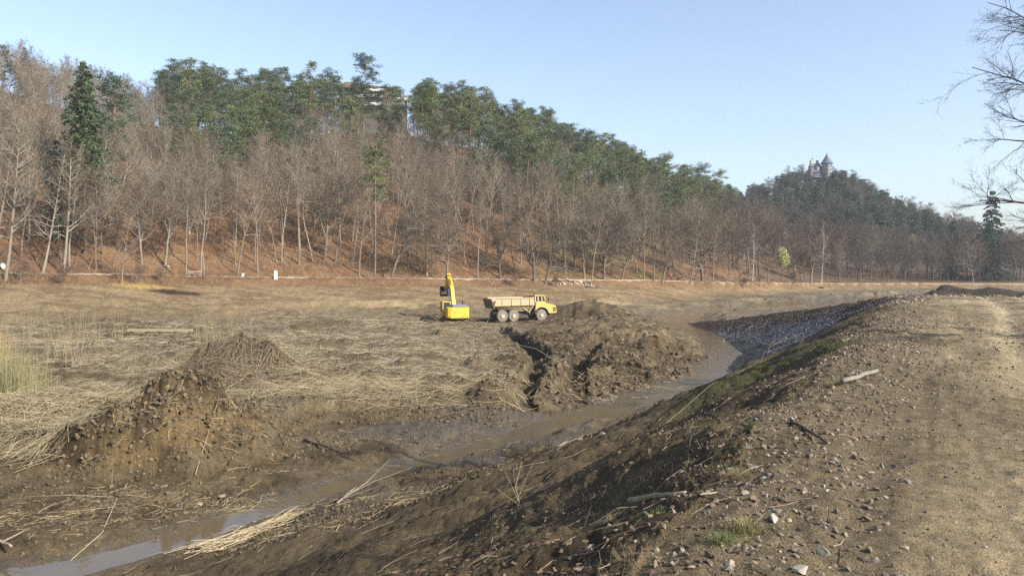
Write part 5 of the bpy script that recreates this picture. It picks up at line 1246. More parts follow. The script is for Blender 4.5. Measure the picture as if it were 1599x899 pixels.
NEAR = [(1207, 806, .062, (.40, .37, .31), "largest whitish stone on the shoulder between two grass tufts"),
        (1287, 853, .055, (.36, .32, .26), "pale blocky stone at the track's edge near the bottom"),
        (1250, 888, .065, (.38, .34, .28), "flat whitish stone cut by the bottom edge of the picture"),
        (1233, 806, .030, (.50, .40, .27), "small yellowish stone touching the largest whitish stone's right side"),
        (1240, 853, .045, (.20, .16, .14), "long dark stone lying left of the pale blocky stone"),
        (1342, 745, .030, (.42, .40, .36), "light grey stone on the shoulder halfway to the dark stick"),
        (1254, 768, .025, (.52, .43, .28), "tan stone just beyond the largest whitish stone"),
        (1292, 765, .026, (.50, .47, .42), "small white stone right of the tan stone"),
        (1140, 763, .036, (.22, .235, .24), "blue-grey rounded stone in the grass at the slope's brink"),
        (1182, 688, .045, (.30, .30, .29), "grey stone beside the green grass tuft"),
        (1335, 680, .05, (.36, .24, .17), "reddish block standing on the shoulder behind the dark stick"),
        (1300, 720, .035, (.38, .33, .26), "buff stone among gravel in front of the dark stick"),
        (1383, 770, .035, (.40, .36, .30), "buff stone at the inner edge of the track"),
        (1160, 790, .030, (.30, .24, .18), "brown stone left of the largest whitish stone"),
        (1225, 700, .05, (.34, .30, .24), "flat brown-grey stone left of the dark stick's near end")]
for i, (u_, v_, s, c, lab) in enumerate(NEAR):
    px, py = crest_pt(u_, v_, 1.62 if u_ > 1200 else 1.9); stone(px, py, s, c, lab, "larger stones on the embankment shoulder", 300 + i)
for i, (u_, v_, h, s, lab) in enumerate([(905, 750, 5.6, .20, "light brown flat stone lying in the shaded slope, left of its pair"), (940, 741, 5.6, .15, "light brown stone in the shaded slope, right of its pair"),
                                  (345, 765, 7.0, .17, "round tan stone in the mud by the stream"), (312, 776, 7.05, .11, "small tan stone left of the round tan stone in the mud")]):
    px, py = XY(u_, v_, h); stone(px, py, s, (.36, .29, .20), lab, "stones in the mud", 400 + i)
R4 = np.random.default_rng(8)
for i in range(90):
    u_ = R4.uniform(1150, 1390); v_ = R4.uniform(640, 890); px, py = crest_pt(u_ + (v_ - 760) * -0.15, v_, 1.62)
    stone(px, py, R4.uniform(0.018, 0.034) * (1.6 if v_ < 720 else 1.0), np.array([.235, .195, .145]) * R4.uniform(0.6, 1.25), "fist-sized stone loose on the gravel shoulder of the track", "loose stones on the gravel shoulder", 500 + i)

# dead leaves and small twigs on the slope
def in_dam(n, t0, t1, s0, s1, p=1.5):
    s_ = s0 + (s1 - s0) * R.random(n) ** p; t_ = R.uniform(t0, t1, n); return AX[0] * s_ + NX[0] * t_, AX[1] * s_ + NX[1] * t_, s_, t_
x, y, s_, t_ = in_dam(5200, 0.9, 5.5, 1.5, 30, 1.6); k = y > 2.4; x, y, s_ = x[k], y[k], s_[k]; n = len(x); z = zat(x, y)
vq, fq = quads_at(np.column_stack([x, y, z + 0.012]), 0.020, R, 0.75, 0.6)
palL = np.array([[.115, .072, .046], [.14, .095, .062], [.085, .055, .039], [.17, .13, .086]])[R.integers(0, 4, n)]
tag(obj("dead_leaves", mesh_np("dead_leaves", vq, [fq], [LEAFM], col=np.repeat(palL, 4, 0))), "brown dead leaves on the embankment slope", "leaves", None, "stuff")
x, y, s_, t_ = in_dam(2600, 0.4, 9.0, 1.5, 40, 1.5); k = y > 2.4; x, y = x[k], y[k]; n = len(x); az = R.uniform(0, 2 * PI, n); L = R.uniform(0.06, 0.5, n); P, D_ = lying(x, y, L, az, 0.02, 0.05)
tag(obj("twig_litter", stems("twig_litter", P, D_, L, R.uniform(0.002, 0.006, n), tint((.20, .15, .11), n, 0.5), STRAW, 0.06)), "dry twigs scattered down the embankment slope", "twigs", None, "stuff")

# grass
def grass(name, pts, blades, h0, h1, spread, cols, label, kind=None, group=None, lean=0.5):
    X = np.concatenate([np.full(blades, p[0]) + R.normal(size=blades) * spread for p in pts]); Yy = np.concatenate([np.full(blades, p[1]) + R.normal(size=blades) * spread for p in pts])
    n = len(X); z = zat(X, Yy); CX = np.repeat([p[0] for p in pts], blades); CY = np.repeat([p[1] for p in pts], blades); rr_ = np.hypot(X - CX, Yy - CY) / spread
    H_ = (h0 + (h1 - h0) * R.random(n) ** 1.6) * np.exp(-0.28 * rr_ ** 2); az = np.arctan2(Yy - CY, X - CX) + R.normal(size=n) * 0.8; ln = np.abs(R.normal(size=n)) * lean * (0.5 + 0.5 * rr_)
    b0 = np.column_stack([X, Yy, z - 0.01]); dirv = np.column_stack([np.cos(az), np.sin(az), np.zeros(n)]); side = np.column_stack([-np.sin(az), np.cos(az), np.zeros(n)]) * (0.0010 + 0.0065 * H_[:, None])
    up = np.array([[0, 0, 1.0]]); mid = b0 + up * (H_ * 0.6)[:, None] + dirv * (H_ * ln * 0.35)[:, None]; tip = b0 + up * (H_ * np.maximum(1 - 0.4 * ln, 0.25))[:, None] + dirv * (H_ * ln)[:, None]
    v = np.stack([b0 - side, b0 + side, mid + side * 0.8, mid - side * 0.8, tip], 1).reshape(-1, 3); i = np.arange(n)[:, None] * 5
    c = np.asarray(cols)[R.integers(0, len(cols), n)] * R.uniform(0.55, 1.05, (n, 1))
    me = mesh_np(name, v, [np.concatenate([i, i + 1, i + 2, i + 3], 1), np.concatenate([i + 3, i + 2, i + 4], 1)], [GRASSM], col=np.repeat(c, 5, 0))
    return tag(obj(name, me), label, "grass", group, kind)
GG = [(.11, .17, .04), (.15, .19, .06), (.09, .13, .035)]; GD = [(.34, .27, .14), (.28, .22, .11), (.38, .31, .18), (.20, .19, .07)]
for (u_, v_, h, bl, h0, h1, sp_d, cs, lab) in [
    (1172, 712, 2.0, 150, .08, .22, .05, GG, "bright green grass tuft at the slope's brink beside grey stone"),
    (1150, 778, 1.9, 220, .06, .16, .09, GD, "dry yellowish grass tuft left of the largest whitish stone"),
    (1165, 850, 1.75, 320, .06, .20, .10, GD + GG[:1], "yellow-green grass tuft at the bottom, right of centre"),
    (1130, 885, 1.8, 260, .06, .15, .075, GG + GD[:1], "low mossy grass tuft at the bottom edge"),
    (1075, 800, 2.4, 90, .06, .15, .05, GD, "small straw-coloured grass tuft above the mossy log"),
    (1022, 880, 2.2, 160, .05, .14, .10, GG, "green grass tuft below the mossy log"),
    (1303, 615, 1.75, 120, .10, .28, .12, GD, "dry grass tuft at the pale pole's lower end"),
    (955, 895, 2.7, 80, .06, .2, .05, GD, "thin straw-coloured grass by the bottom edge"),
    (820, 893, 3.6, 60, .06, .16, .05, [(.20, .27, .15), (.26, .32, .20)], "pale blue-green weed at the bottom centre"),
    (1315, 545, 1.8, 160, .10, .25, .30, GG, "bright mossy green patch on the far shoulder"),
    (1270, 665, 1.8, 120, .06, .18, .12, GD, "dry grass tuft just beyond the dark stick")]:
    grass("grass_tuft", [XY(u_, v_, h)], int(bl * 1.8), h0 * 0.8, h1 * 0.8, sp_d * 0.8, cs, lab, None, "grass tufts on the embankment", 0.9)
x, y, s_, t_ = in_dam(900, 0.9, 6.5, 2.5, 52, 1.2); nz_ = fbm(x, y, 0.35, 3, 2); k = (nz_ > -0.05) & (y > 2.5)
grass("dry_grass", list(zip(x[k], y[k])), 40, .03, .16, .14, [(.30, .235, .14), (.24, .185, .11), (.36, .29, .175), (.19, .165, .075)], "dry grass growing in patches on the embankment slope", "stuff", None, 1.6)
x, y, s_, t_ = in_dam(420, 0.6, 3.2, 3, 52, 1.1); k = (fbm(x, y, 0.3, 3, 5) > 0.05) & (y > 2.5)
grass("green_grass", list(zip(x[k], y[k])), 22, .02, .09, .10, GG, "short green grass on the brink of the embankment", "stuff", None, 0.8)
uu = R.uniform(-60, 1330, 5200); yy = np.interp(uu, *B_TOE) + (np.interp(uu, *B_PATH) - np.interp(uu, *B_TOE)) * R.uniform(-0.15, 0.98, 5200); xx = (uu - 799.5) / F * yy
k = fbm(xx, yy, 0.12, 3, 4) > -0.25
grass("bank_grass", list(zip(xx[k], yy[k])), 9, .15, .6, .5, [(.33, .25, .14), (.27, .19, .11), (.36, .29, .18), (.22, .17, .09)], "tall dry grass on the far shore bank", "stuff", None, 0.5)

# brushwood along the path bank and on the slope
n = 9000; uu = R.uniform(-70, 1300, n); yy = np.interp(uu, *B_PATH) - 1.0 - np.abs(R.normal(size=n)) * 2.2; k = noise(uu * 0.02, yy * 0.2, 1) > 0.42; uu, yy = uu[k], yy[k]; n = len(uu); xx = (uu - 799.5) / F * yy
P = np.column_stack([xx, yy, zat(xx, yy)]); D_ = R.normal(size=(n, 3)) * np.array([.6, .6, .2]) + np.array([0, 0, 1.0]); 
tag(obj("brushwood", stems("brushwood", P, D_, R.uniform(0.4, 1.7, n), R.uniform(.008, .016, n), tint((.20, .125, .085), n, 0.45), STRAW, 0.08)), "reddish-brown brushwood lining the bank below the path", "brushwood", None, "stuff")
n = 10000; uu = R.uniform(-70, 1150, n); ff = R.random(n) ** 1.5 * 0.6; yp_ = np.interp(uu, *B_PATH); yy = yp_ + 3 + (np.interp(uu, *B_RDG) - yp_) * ff; xx = (uu - 799.5) / F * yy
P = np.column_stack([xx, yy, zat(xx, yy)]); D_ = R.normal(size=(n, 3)) * np.array([.4, .4, .15]) + np.array([0, 0, 1.0]); L = 0.4 + 3.5 * R.random(n) ** 3
tag(obj("undergrowth", stems("undergrowth", P, D_, L, .010 + .006 * L, tint((.24, .17, .125), n, 0.4), STRAW, 0.07)), "thin saplings and twigs sprouting from the leaf litter", "undergrowth", None, "stuff")

# ------------------------------------------------------------------ sticks, logs and stalks one can pick out
WOODP = mat("bleached_wood", (.17, .15, .12), 0.85, var=0.25, scale=9); WOODD = mat("dark_wet_wood", (.075, .058, .045), 0.8, var=0.3, scale=9); WOODM = mat("mossy_wood", (.26, .22, .13), 0.9, var=0.35, scale=12, bump=0.004, bscale=60)
WOODT = mat("tan_wood", (.24, .19, .125), 0.8, var=0.25, scale=9); GREENS = mat("green_stem", (.085, .09, .045), 0.7, var=0.2)
def stick(name, pts, r0, r1, m, label, cat="branch", group=None, side=()):
    """pts: (u, v, drop) triples: ground points; laid on the ground, slightly crooked; side: forks (start fraction, dx, dy, dz, length share)"""
    W = []
    for (u_, v_, h, lift) in pts:
        px, py = XY(u_, v_, h); W.append(np.array([px, py, max(z1(px, py), EZ - h - 0.35) + lift]))
    R5 = np.random.default_rng(int(abs(W[0][0] * 1000)) % 9999); P = []
    for i in range(len(W) - 1):
        for k in range(5):
            q = W[i] + (W[i + 1] - W[i]) * k / 5
            if i + k: q = q + R5.normal(size=3) * r0 * 0.25
            P.append(q)
    P.append(W[-1]); base = P[0].copy(); S = []
    for i in range(len(P) - 1):
        a_, b_ = r0 + (r1 - r0) * i / (len(P) - 1), r0 + (r1 - r0) * (i + 1) / (len(P) - 1); S.append((*(P[i] - base), *(P[i + 1] - base), a_, b_))
    tot = np.linalg.norm(P[-1] - P[0])
    for (f, dx, dy, dz, l) in side:
        i = int(f * (len(P) - 1)); d = nrm_(np.array([dx, dy, dz])); a_ = P[i] - base; ra = (r0 + (r1 - r0) * f) * 0.6
        m1 = a_ + d * tot * l * 0.5 + R5.normal(size=3) * tot * 0.02; S.append((*a_, *m1, ra, ra * 0.7)); S.append((*m1, *(a_ + d * tot * l), ra * 0.7, ra * 0.2))
    v, f = tubes(S, 7)
    caps = np.array([[i for i in range(6, -1, -1)]])
    n_ = len(P) - 2; caps2 = np.array([[n_ * 14 + 7 + i for i in range(7)]])
    me = mesh_np(name, v, [f, caps, caps2], [m], smooth=True)
    return tag(obj(name, me, None, tuple(base)), label, cat, group)
stick("branch", [(1316, 617, 1.74, .07), (1370, 588, 1.62, .05)], .034, .028, WOODP, "bleached straight pole lying on the shoulder of the embankment", "branch")
stick("log", [(984, 819, 2.55, .02), (1070, 832, 2.2, .02)], .036, .022, WOODM, "short mossy broken log on the near slope")
stick("branch", [(1236, 679, 1.75, .02), (1265, 686, 1.68, .04), (1292, 694, 1.64, .02)], .022, .014, WOODD, "crooked dark stick lying on the gravel shoulder", side=((.4, .3, .5, .25, .3),))
stick("branch", [(1115, 808, 2.0, .02), (1160, 795, 1.85, .03), (1225, 788, 1.65, .02), (1268, 776, 1.62, .01)], .009, .005, WOODD, "long thin brown twig lying behind the largest whitish stone")
stick("branch", [(1093, 844, 2.0, .02), (1120, 826, 1.95, .03), (1158, 818, 1.8, .02)], .008, .005, WOODT, "thin pale twig left of the yellow-green grass tuft")
stick("branch", [(860, 712, 6.5, .05), (885, 686, 6.6, .30)], .045, .03, WOODT, "pale forked stick poking from the mud at the shade's edge", side=((.6, .6, .1, .2, .5),))
stick("branch", [(1040, 722, 4.2, .03), (1110, 680, 4.5, .05), (1180, 641, 4.6, .03)], .013, .008, GREENS, "long straight greenish stem running along the shaded slope")
stick("branch", [(912, 880, 3.0, .01), (930, 826, 3.2, .05)], .008, .005, WOODT, "thin straw-coloured stalk standing on the near slope")
stick("branch", [(735, 624, 6.9, .08), (780, 631, 7.0, .06), (822, 635, 7.1, .05)], .06, .03, WOODT, "long peeled branch lying at the foot of the root clumps")
stick("branch", [(862, 494, 6.3, .10), (882, 509, 6.3, .10)], .10, .07, WOODP, "pale straight trunk piece lying right of the dump truck")
stick("branch", [(527, 812, 7.0, .02), (556, 762, 7.0, .25)], .04, .02, WOODT, "stout bundle stalk sticking up beside the stream's narrows", side=((.3, .4, .3, .3, .6), (.5, .8, .2, .3, .7), (.2, .6, -.2, .25, .6)))
stick("branch", [(110, 867, 7.3, .02), (160, 828, 7.15, .05), (180, 775, 7.0, .06), (200, 745, 7.0, .10)], .016, .022, WOODT, "long pale root-like stalk lying on the mud beside the stream at left", side=((.6, -.5, -.5, .1, .35), (.75, -.7, -.3, .1, .4), (.8, .5, -.1, .1, .3)))
stick("branch", [(132, 712, 7.0, .2), (185, 668, 6.5, .2), (245, 628, 5.9, .15)], .026, .012, WOODT, "long pale reed bundle leaning on the left flank of the muck heap", side=((.1, .3, .1, .2, .5), (.15, .4, .2, .35, .4)))
stick("branch", [(305, 730, 6.9, .05), (342, 672, 6.3, .12)], .016, .010, WOODT, "straight pale stalk lying on the front of the muck heap")
stick("branch", [(415, 548, 5.6, .1), (445, 580, 6.5, .1), (470, 583, 6.6, .1)], .05, .03, WOODD, "dark bent branch sliding off the peaked reed heap")
stick("branch", [(475, 690, 7.1, .05), (520, 706, 7.15, .05), (560, 728, 7.3, .03)], .05, .02, WOODD, "dark curved root across the wet mud flat")
stick("branch", [(0, 845, 7.1, .05), (18, 860, 7.15, .3)], .05, .03, WOODT, "broken reed stump in the mud at the left edge", side=((.3, .4, .3, .2, .8), (.4, -.4, .1, .2, .8)))
stick("dry_bush", [(812, 848, 4.1, .0), (805, 835, 4.15, .30), (815, 826, 4.2, .62)], .007, .003, WOODM, "thin dry bush with upright twigs on the near slope", "shrub", side=((.1, -.3, .2, .6, .6), (.2, .3, .3, .6, .6), (.3, -.1, .4, .7, .5), (.05, -.6, .1, .4, .5)))
stick("branch", [(1012, 612, 6.7, .05), (980, 618, 6.9, .25)], .05, .02, WOODP, "pale root fork on the bank of the silt mound", side=((.3, -.2, -.6, .2, .9), (.5, .4, -.6, .1, .8)))
stick("branch", [(905, 545, 6.2, .2), (870, 575, 6.5, .2), (935, 590, 6.6, .1)], .04, .02, WOODP, "tangled pale root above the second wheel trench", side=((.3, .2, -.5, .2, .5), (.5, -.4, -.4, .2, .4)))

# willow saplings and reeds standing on the bed
def whips(name, u_, v_, h, nst, H, spread, col, label, cat, group, r=0.011, lean=0.16, seed=0):
    R6 = np.random.default_rng(seed + 900); px, py = XY(u_, v_, h); z0 = z1(px, py); S = []; T_ = []
    for i in range(int(nst * 1.7)):
        b0 = np.array([R6.normal() * spread, R6.normal() * spread, -0.1]); d = nrm_(np.array([R6.normal() * lean, R6.normal() * lean, 1])); L_ = H * R6.uniform(0.55, 1.1)
        sg, pts = limb(b0, d, L_, r * R6.uniform(0.7, 1.2), R6, 5, 0.10, 0.02, 0.25); S += sg
        for k in range(5):
            q, e, rr = along(pts, R6.uniform(0.35, 0.95)); dd = nrm_(e + rand_perp(e, R6) * 0.5); T_.append((*q, *(q + dd * L_ * R6.uniform(0.1, 0.28)), rr * 0.6, 0))
    v1, f1 = tubes(S, 4); v2, f2 = spikes(T_) if T_ else (np.zeros((0, 3)), np.zeros((0, 3), int))
    V_, FS_, CC_ = join([(v1, f1, np.asarray(col)), (v2, f2, np.asarray(col) * 0.85)])
    return tag(obj(name, mesh_np(name, V_, FS_, [STRAW], col=CC_), None, (px, py, z0)), label, cat, group)
OL = (.19, .17, .09); PKc = (.21, .155, .105)
for i, (u_, v_, h, n_, H_, lab) in enumerate([
    (122, 585, 6.7, 9, 4.6, "tall thin willow whips left of the timber beam, nearest the left drift"), (98, 560, 6.7, 8, 3.6, "olive willow whips behind the leftmost straw drift"),
    (152, 548, 6.7, 6, 4.2, "sparse willow whips midway between beam and left edge"), (70, 575, 6.7, 9, 3.0, "bushy willow whips beside the green reed clump"),
    (330, 555, 6.7, 9, 4.0, "willow whips growing just left behind the peaked reed heap"), (362, 552, 6.7, 8, 4.6, "tall willow whips rising straight behind the peaked reed heap"),
    (392, 548, 6.7, 6, 3.4, "willow whips on the right behind the peaked reed heap"), (312, 540, 6.6, 7, 3.0, "thin willow whips at the right end of the timber beam"),
    (182, 530, 6.6, 6, 3.4, "few willow whips at the left end of the timber beam"), (42, 530, 6.6, 7, 3.2, "willow whips far behind the green reed clump"),
    (463, 572, 6.7, 4, 1.8, "short single stalks right of the peaked reed heap"), (285, 590, 6.7, 4, 2.2, "upright reddish stalks left of the peaked reed heap")]):
    whips("willow_sapling", u_, v_, h, n_, H_, 0.28, OL if i % 3 else PKc, lab, "sapling", "willow whips on the pond bed", 0.019, 0.13, i)
for i, (u_, v_, n_, H_, lab) in enumerate([(6, 652, 110, 2.7, "dense yellow-green reed clump at the left picture edge"), (30, 648, 90, 2.3, "yellow-green reed clump second from the left picture edge"),
                                       (52, 640, 60, 1.8, "thin green reed clump between edge clumps and straw drift"), (-10, 600, 90, 3.6, "tall ochre reed clump cut by the left picture edge")]):
    whips("reed_clump", u_, v_, 6.8, n_, H_, 0.45, (.215, .195, .095) if i < 3 else (.27, .205, .095), lab, "reeds", "standing green reeds", 0.009, 0.10, 50 + i)

# bushes on the bank
for i, (u_, dy, s, lab) in enumerate([(212, -4.5, .75, "reddish leafless bush under the short forked bank tree"), (30, -4, .85, "brown leafless bush on the bank at far left"), (252, -4, .6, "round brown bush on the bank left of the bench trees"),
                                   (806, -4, .6, "dense brown bush on the bank behind the dump truck's bed"), (868, -4, .5, "brown bush at the left end of the boulder pile"), (1160, -4, .6, "tangled bush beside the low crooked oak"),
                                   (1185, -3, .8, "pinkish bush left of the yellow blossoming tree"), (1240, -2, .8, "grey bush right of the yellow blossoming tree"), (1330, -1, .9, "brown bush on the far shore below the castle hill"),
                                   (1395, 0, 1.0, "orange-brown leafless bush at the wood's edge near the far water"), (1365, 3, 1.1, "grey-brown bush left of the orange-brown one"), (95, -4.5, .7, "small bush in front of the leaning alders")]):
    px, py = pol(u_, ypath(u_) + dy); e = plant("leafless_bush", "shrub", px, py, lab, "bush", "leafless bushes on the far bank", s * 1.15, i * 1.1)

# ------------------------------------------------------------------ things along the far path
KERB = mat("kerb_stone", (.27, .24, .19), 0.9, var=0.2, scale=1.5)
us = np.concatenate([np.linspace(40, 236, 40), np.linspace(292, 1068, 120)]); brk = 40
V = []; 
for u_ in us:
    yk = ypath(u_) - 1.05; xk = (u_ - 799.5) / F * yk; zk = float(np.interp(u_, *Z_PATH)) + EZ
    for dy, dz in ((-0.16, -0.9), (-0.16, 0.10), (0.16, 0.10), (0.16, -0.9)): V.append((xk, yk + dy, zk + dz))
V = np.array(V); fs = []
for i in range(len(us) - 1):
    if i == brk - 1: continue
    for k in range(4): fs.append((i * 4 + k, i * 4 + (k + 1) % 4, i * 4 + 4 + (k + 1) % 4, i * 4 + 4 + k))
tag(obj("kerb", mesh_np("kerb", V, [np.array(fs)], [KERB])), kind="structure")

def at_path(u_, dy=0.0): px, py = pol(u_, ypath(u_) + dy); return px, py, z1(px, py)
WOODB = mat("bench_wood", (.34, .22, .16), 0.8, var=0.2)
px, py, pz = at_path(303.5, 0.9); B = empty("park_bench", (px, py, pz), 0.06)
for zz, yy_, dims in ((0.46, -0.12, (2.3, 0.16, 0.06)), (0.46, 0.10, (2.3, 0.16, 0.06))): MB().box((0, yy_, zz), dims).build("seat_slat", WOODB, B)
for zz in (0.72, 0.92): MB().box((0, 0.27, zz), (2.3, 0.06, 0.13), rx=-0.12).build("back_slat", WOODB, B)
for sx in (-0.9, 0.9): MB().box((sx, 0, 0.22), (0.10, 0.40, 0.46)).box((sx, 0.30, 0.66), (0.08, 0.06, 0.60), rx=-0.12).build("leg", KERB, B)
tag(B, "brown wooden bench between tree trunks beside the shore path", "bench")
px, py, pz = at_path(430.5, -1.9); P_ = empty("white_post", (px, py, pz - 0.1))
MB().box((0, 0, 0.75), (0.50, 0.42, 1.5)).build("shaft", WHITE, P_, bevel=0.02); MB().prism([(-.27, 1.5), (.27, 1.5), (.18, 1.62), (-.18, 1.62)], -.23, .23).build("cap", WHITE, P_)
tag(P_, "squat white post standing at the pond side of the path", "post")
px, py, pz = at_path(379.5, 0.6); P_ = empty("small_box", (px, py, pz))
MB().box((0, 0, 0.35), (0.42, 0.30, 0.62)).build("housing", WHITE, P_, bevel=0.02); MB().box((-0.3, 0.02, 0.35), (0.18, 0.26, 0.66)).build("side_panel", BLACK, P_); MB().box((0.3, 0.02, 0.25), (0.14, 0.26, 0.45)).build("side_panel", GREY, P_)
tag(P_, "little white box with dark sides by the path left of the white post", "box")
for i, (u_, dy, s, c, lab) in enumerate([(413, 4.5, .55, (.46, .40, .33), "pale boulder in the leaves above the path, left of the white post"), (253, 2.5, .75, (.42, .38, .30), "large pale boulder left of the bench"), (262, 4.0, .6, (.34, .32, .24), "mossy boulder behind the large pale one left of the bench"),
                                     (503, 1.0, .35, (.36, .25, .19), "reddish stone at the foot of the bare earth chute"), (6, 3.0, 1.0, (.50, .47, .42), "big whitish boulder on the slope at the left edge"), (1070, -2.0, .55, (.52, .38, .22), "sawn log end glowing tan beside the path"), (1282, -6.5, .9, (.03, .024, .02), "dark peat lump on the far shore below the willow")]):
    px, py, pz = at_path(u_, dy); stone(px, py, s, c, lab, None, 700 + i, "boulder" if i not in (5, 6) else ("log" if i == 5 else "peat"), "boulder" if i < 5 else ("log_end" if i == 5 else "peat_lump"), (1.1, .8, .7) if i != 6 else (1.5, .6, .5))
R7 = np.random.default_rng(17)
for i in range(26):
    u_ = 864 + (i % 13) * 4.9 + R7.normal() * 1.0; dy = -2.1 - (i // 13) * 0.9 - abs(R7.normal()) * 0.2
    px, py, pz = at_path(u_, dy); o = stone(px, py, R7.uniform(.30, .50), np.array([.50, .46, .39]) * R7.uniform(.7, 1.15), ("pale boulder in the upper row of the boulder pile on the bank" if i < 13 else "pale boulder in the lower row of the boulder pile on the bank"), "boulder pile on the far bank", 800 + i, "boulder", "boulder", (1.1, .9, .75))
    o.location.z += 0.12 if i < 13 else 0.0
for i in range(7):
    px, py, pz = at_path(752 + i * 4.6 + R7.normal(), -2.2); stone(px, py, R7.uniform(.18, .32), (.48, .43, .36), "small pale stone in the row on the bank above the dump truck", "stone row on the far bank", 850 + i)
px, py, pz = at_path(914, -5.0); qx, qy, qz = at_path(944, -7.0)
lg = MB(); Lq = math.hypot(qx - px, qy - py); aq = math.atan2(qy - py, qx - px)
lg.tube((0, 0, .22), (Lq * .5, 0.05, .25), .17, .15, 9); lg.tube((Lq * .5, 0.05, .25), (Lq, 0, .15 + qz - pz), .15, .09, 9); lg.tube((Lq * .4, 0, .25), (Lq * .55, .3, .8), .07, .03, 6)
tag(lg.build("fallen_log", WOODP, None, (px, py, pz), (0, 0, aq), smooth=True), "fallen white log lying on the grassy bank right of the boulder pile", "log")
px, py, pz = at_path(1141, 0.5); S_ = empty("wooden_sign", (px, py, pz))
MB().box((0, 0, .8), (.22, .12, 1.7)).build("post", WOODP, S_); MB().box((0, -.08, 1.45), (1.0, .06, .35)).build("board", WOODP, S_)
tag(S_, "small pale wooden sign on a post by the right end of the path", "sign")
px, py, pz = at_path(1059, -0.3); S_ = empty("litter_bin", (px, py, pz)); MB().lathe([(.20, .25), (.24, .85), (.25, .9)], n=12).build("bin", BLACK, S_); MB().box((0, 0, .3), (.07, .07, .6)).build("post", BLACK, S_)
tag(S_, "small dark bin on a post right of the walker in red", "bin")
# timber beam on stubs
px, py = XY(250, 526, 6.55); BM = empty("timber_beam", (px, py, z1(px, py)), 0.02)
b_ = MB().box((-1.6, 0, .62), (2.9, .34, .24)).build("beam", WOODM, BM); MB().box((1.5, 0.03, .60), (3.1, .32, .23), rz=0.015).build("beam", WOODM, BM)
for sx in (-2.8, -1.3, 0.0, 1.4, 2.8): MB().tube((sx, .03, -.3), (sx, .03, .49), .11, n=8).build("stub_post", WOODD, BM)
tag(BM, "long weathered timber beam resting on stub posts in the reed bed", "beam")

# walker
def walker():
    px, py, pz = at_path(1047.5, 0.3)
    W = empty("person", (px, py, pz), 0.0)
    me = bpy.data.meshes.new("body")
    J = {"pel": (0, 0, .93, .125, .10), "waist": (0, 0, 1.10, .125, .095), "chest": (0, -.01, 1.32, .15, .11), "neck": (0, 0, 1.49, .06, .06), "chin": (0, -.02, 1.57, .075, .085), "head": (0, 0, 1.68, .085, .10),
         "hipL": (-.09, 0, .88, .09, .09), "kneeL": (-.10, -.16, .48, .06, .06), "ankL": (-.10, -.14, .08, .04, .045), "toeL": (-.10, -.30, .04, .035, .03),
         "hipR": (.09, 0, .88, .09, .09), "kneeR": (.10, .06, .48, .06, .06), "ankR": (.10, .26, .12, .04, .045), "toeR": (.10, .14, .05, .035, .03),
         "shL": (-.19, 0, 1.40, .065, .065), "elL": (-.25, .10, 1.14, .05, .05), "wrL": (-.23, .02, .90, .035, .035), "haL": (-.23, -.03, .82, .035, .04),
         "shR": (.19, 0, 1.40, .065, .065), "elR": (.25, -.06, 1.14, .05, .05), "wrR": (.23, -.20, .95, .035, .035), "haR": (.23, -.26, .89, .035, .04)}
    K = list(J); E_ = [("pel", "waist"), ("waist", "chest"), ("chest", "neck"), ("neck", "chin"), ("chin", "head"), ("pel", "hipL"), ("hipL", "kneeL"), ("kneeL", "ankL"), ("ankL", "toeL"), ("pel", "hipR"), ("hipR", "kneeR"), ("kneeR", "ankR"), ("ankR", "toeR"),
                        ("chest", "shL"), ("shL", "elL"), ("elL", "wrL"), ("wrL", "haL"), ("chest", "shR"), ("shR", "elR"), ("elR", "wrR"), ("wrR", "haR")]
    me.from_pydata([J[k][:3] for k in K], [(K.index(a_), K.index(b_)) for a_, b_ in E_], [])
    o = obj("body", me, W); md = o.modifiers.new("skin", 'SKIN'); sub = o.modifiers.new("sub", 'SUBSURF'); sub.levels = 1; sub.render_levels = 1
    for i, k in enumerate(K): me.skin_vertices[0].data[i].radius = J[k][3:]
    me.skin_vertices[0].data[0].use_root = True
    m = bpy.data.materials.new("walker_clothes"); m.use_nodes = True; N = m.node_tree.nodes; L_ = m.node_tree.links
    tc = N.new("ShaderNodeTexCoord"); sx = N.new("ShaderNodeSeparateXYZ"); L_.new(tc.outputs["Object"], sx.inputs[0])
    rp = N.new("ShaderNodeValToRGB"); rp.color_ramp.interpolation = 'CONSTANT'; rp.color_ramp.elements[0].color = (.02, .02, .025, 1); rp.color_ramp.elements[1].position = .94 / 2; rp.color_ramp.elements[1].color = (.45, .03, .04, 1)
    e1 = rp.color_ramp.elements.new(1.50 / 2); e1.color = (.50, .30, .22, 1); e2 = rp.color_ramp.elements.new(1.70 / 2); e2.color = (.05, .035, .025, 1)
    dv = N.new("ShaderNodeMath"); dv.operation = 'DIVIDE'; dv.inputs[1].default_value = 2.0; L_.new(sx.outputs[2], dv.inputs[0]); L_.new(dv.outputs[0], rp.inputs[0]); L_.new(rp.outputs[0], N["Principled BSDF"].inputs["Base Color"])
    me.materials.append(m)
    hv = MB().lathe([(.095, 1.66), (.10, 1.72), (.085, 1.78), (.03, 1.81)], (0, .015, 0), 12); hv.build("hair", mat("brown_hair", (.06, .04, .03), 0.7), W, smooth=True)
    tag(W, "person in a red jacket and dark trousers walking on the far path", "person")
walker()

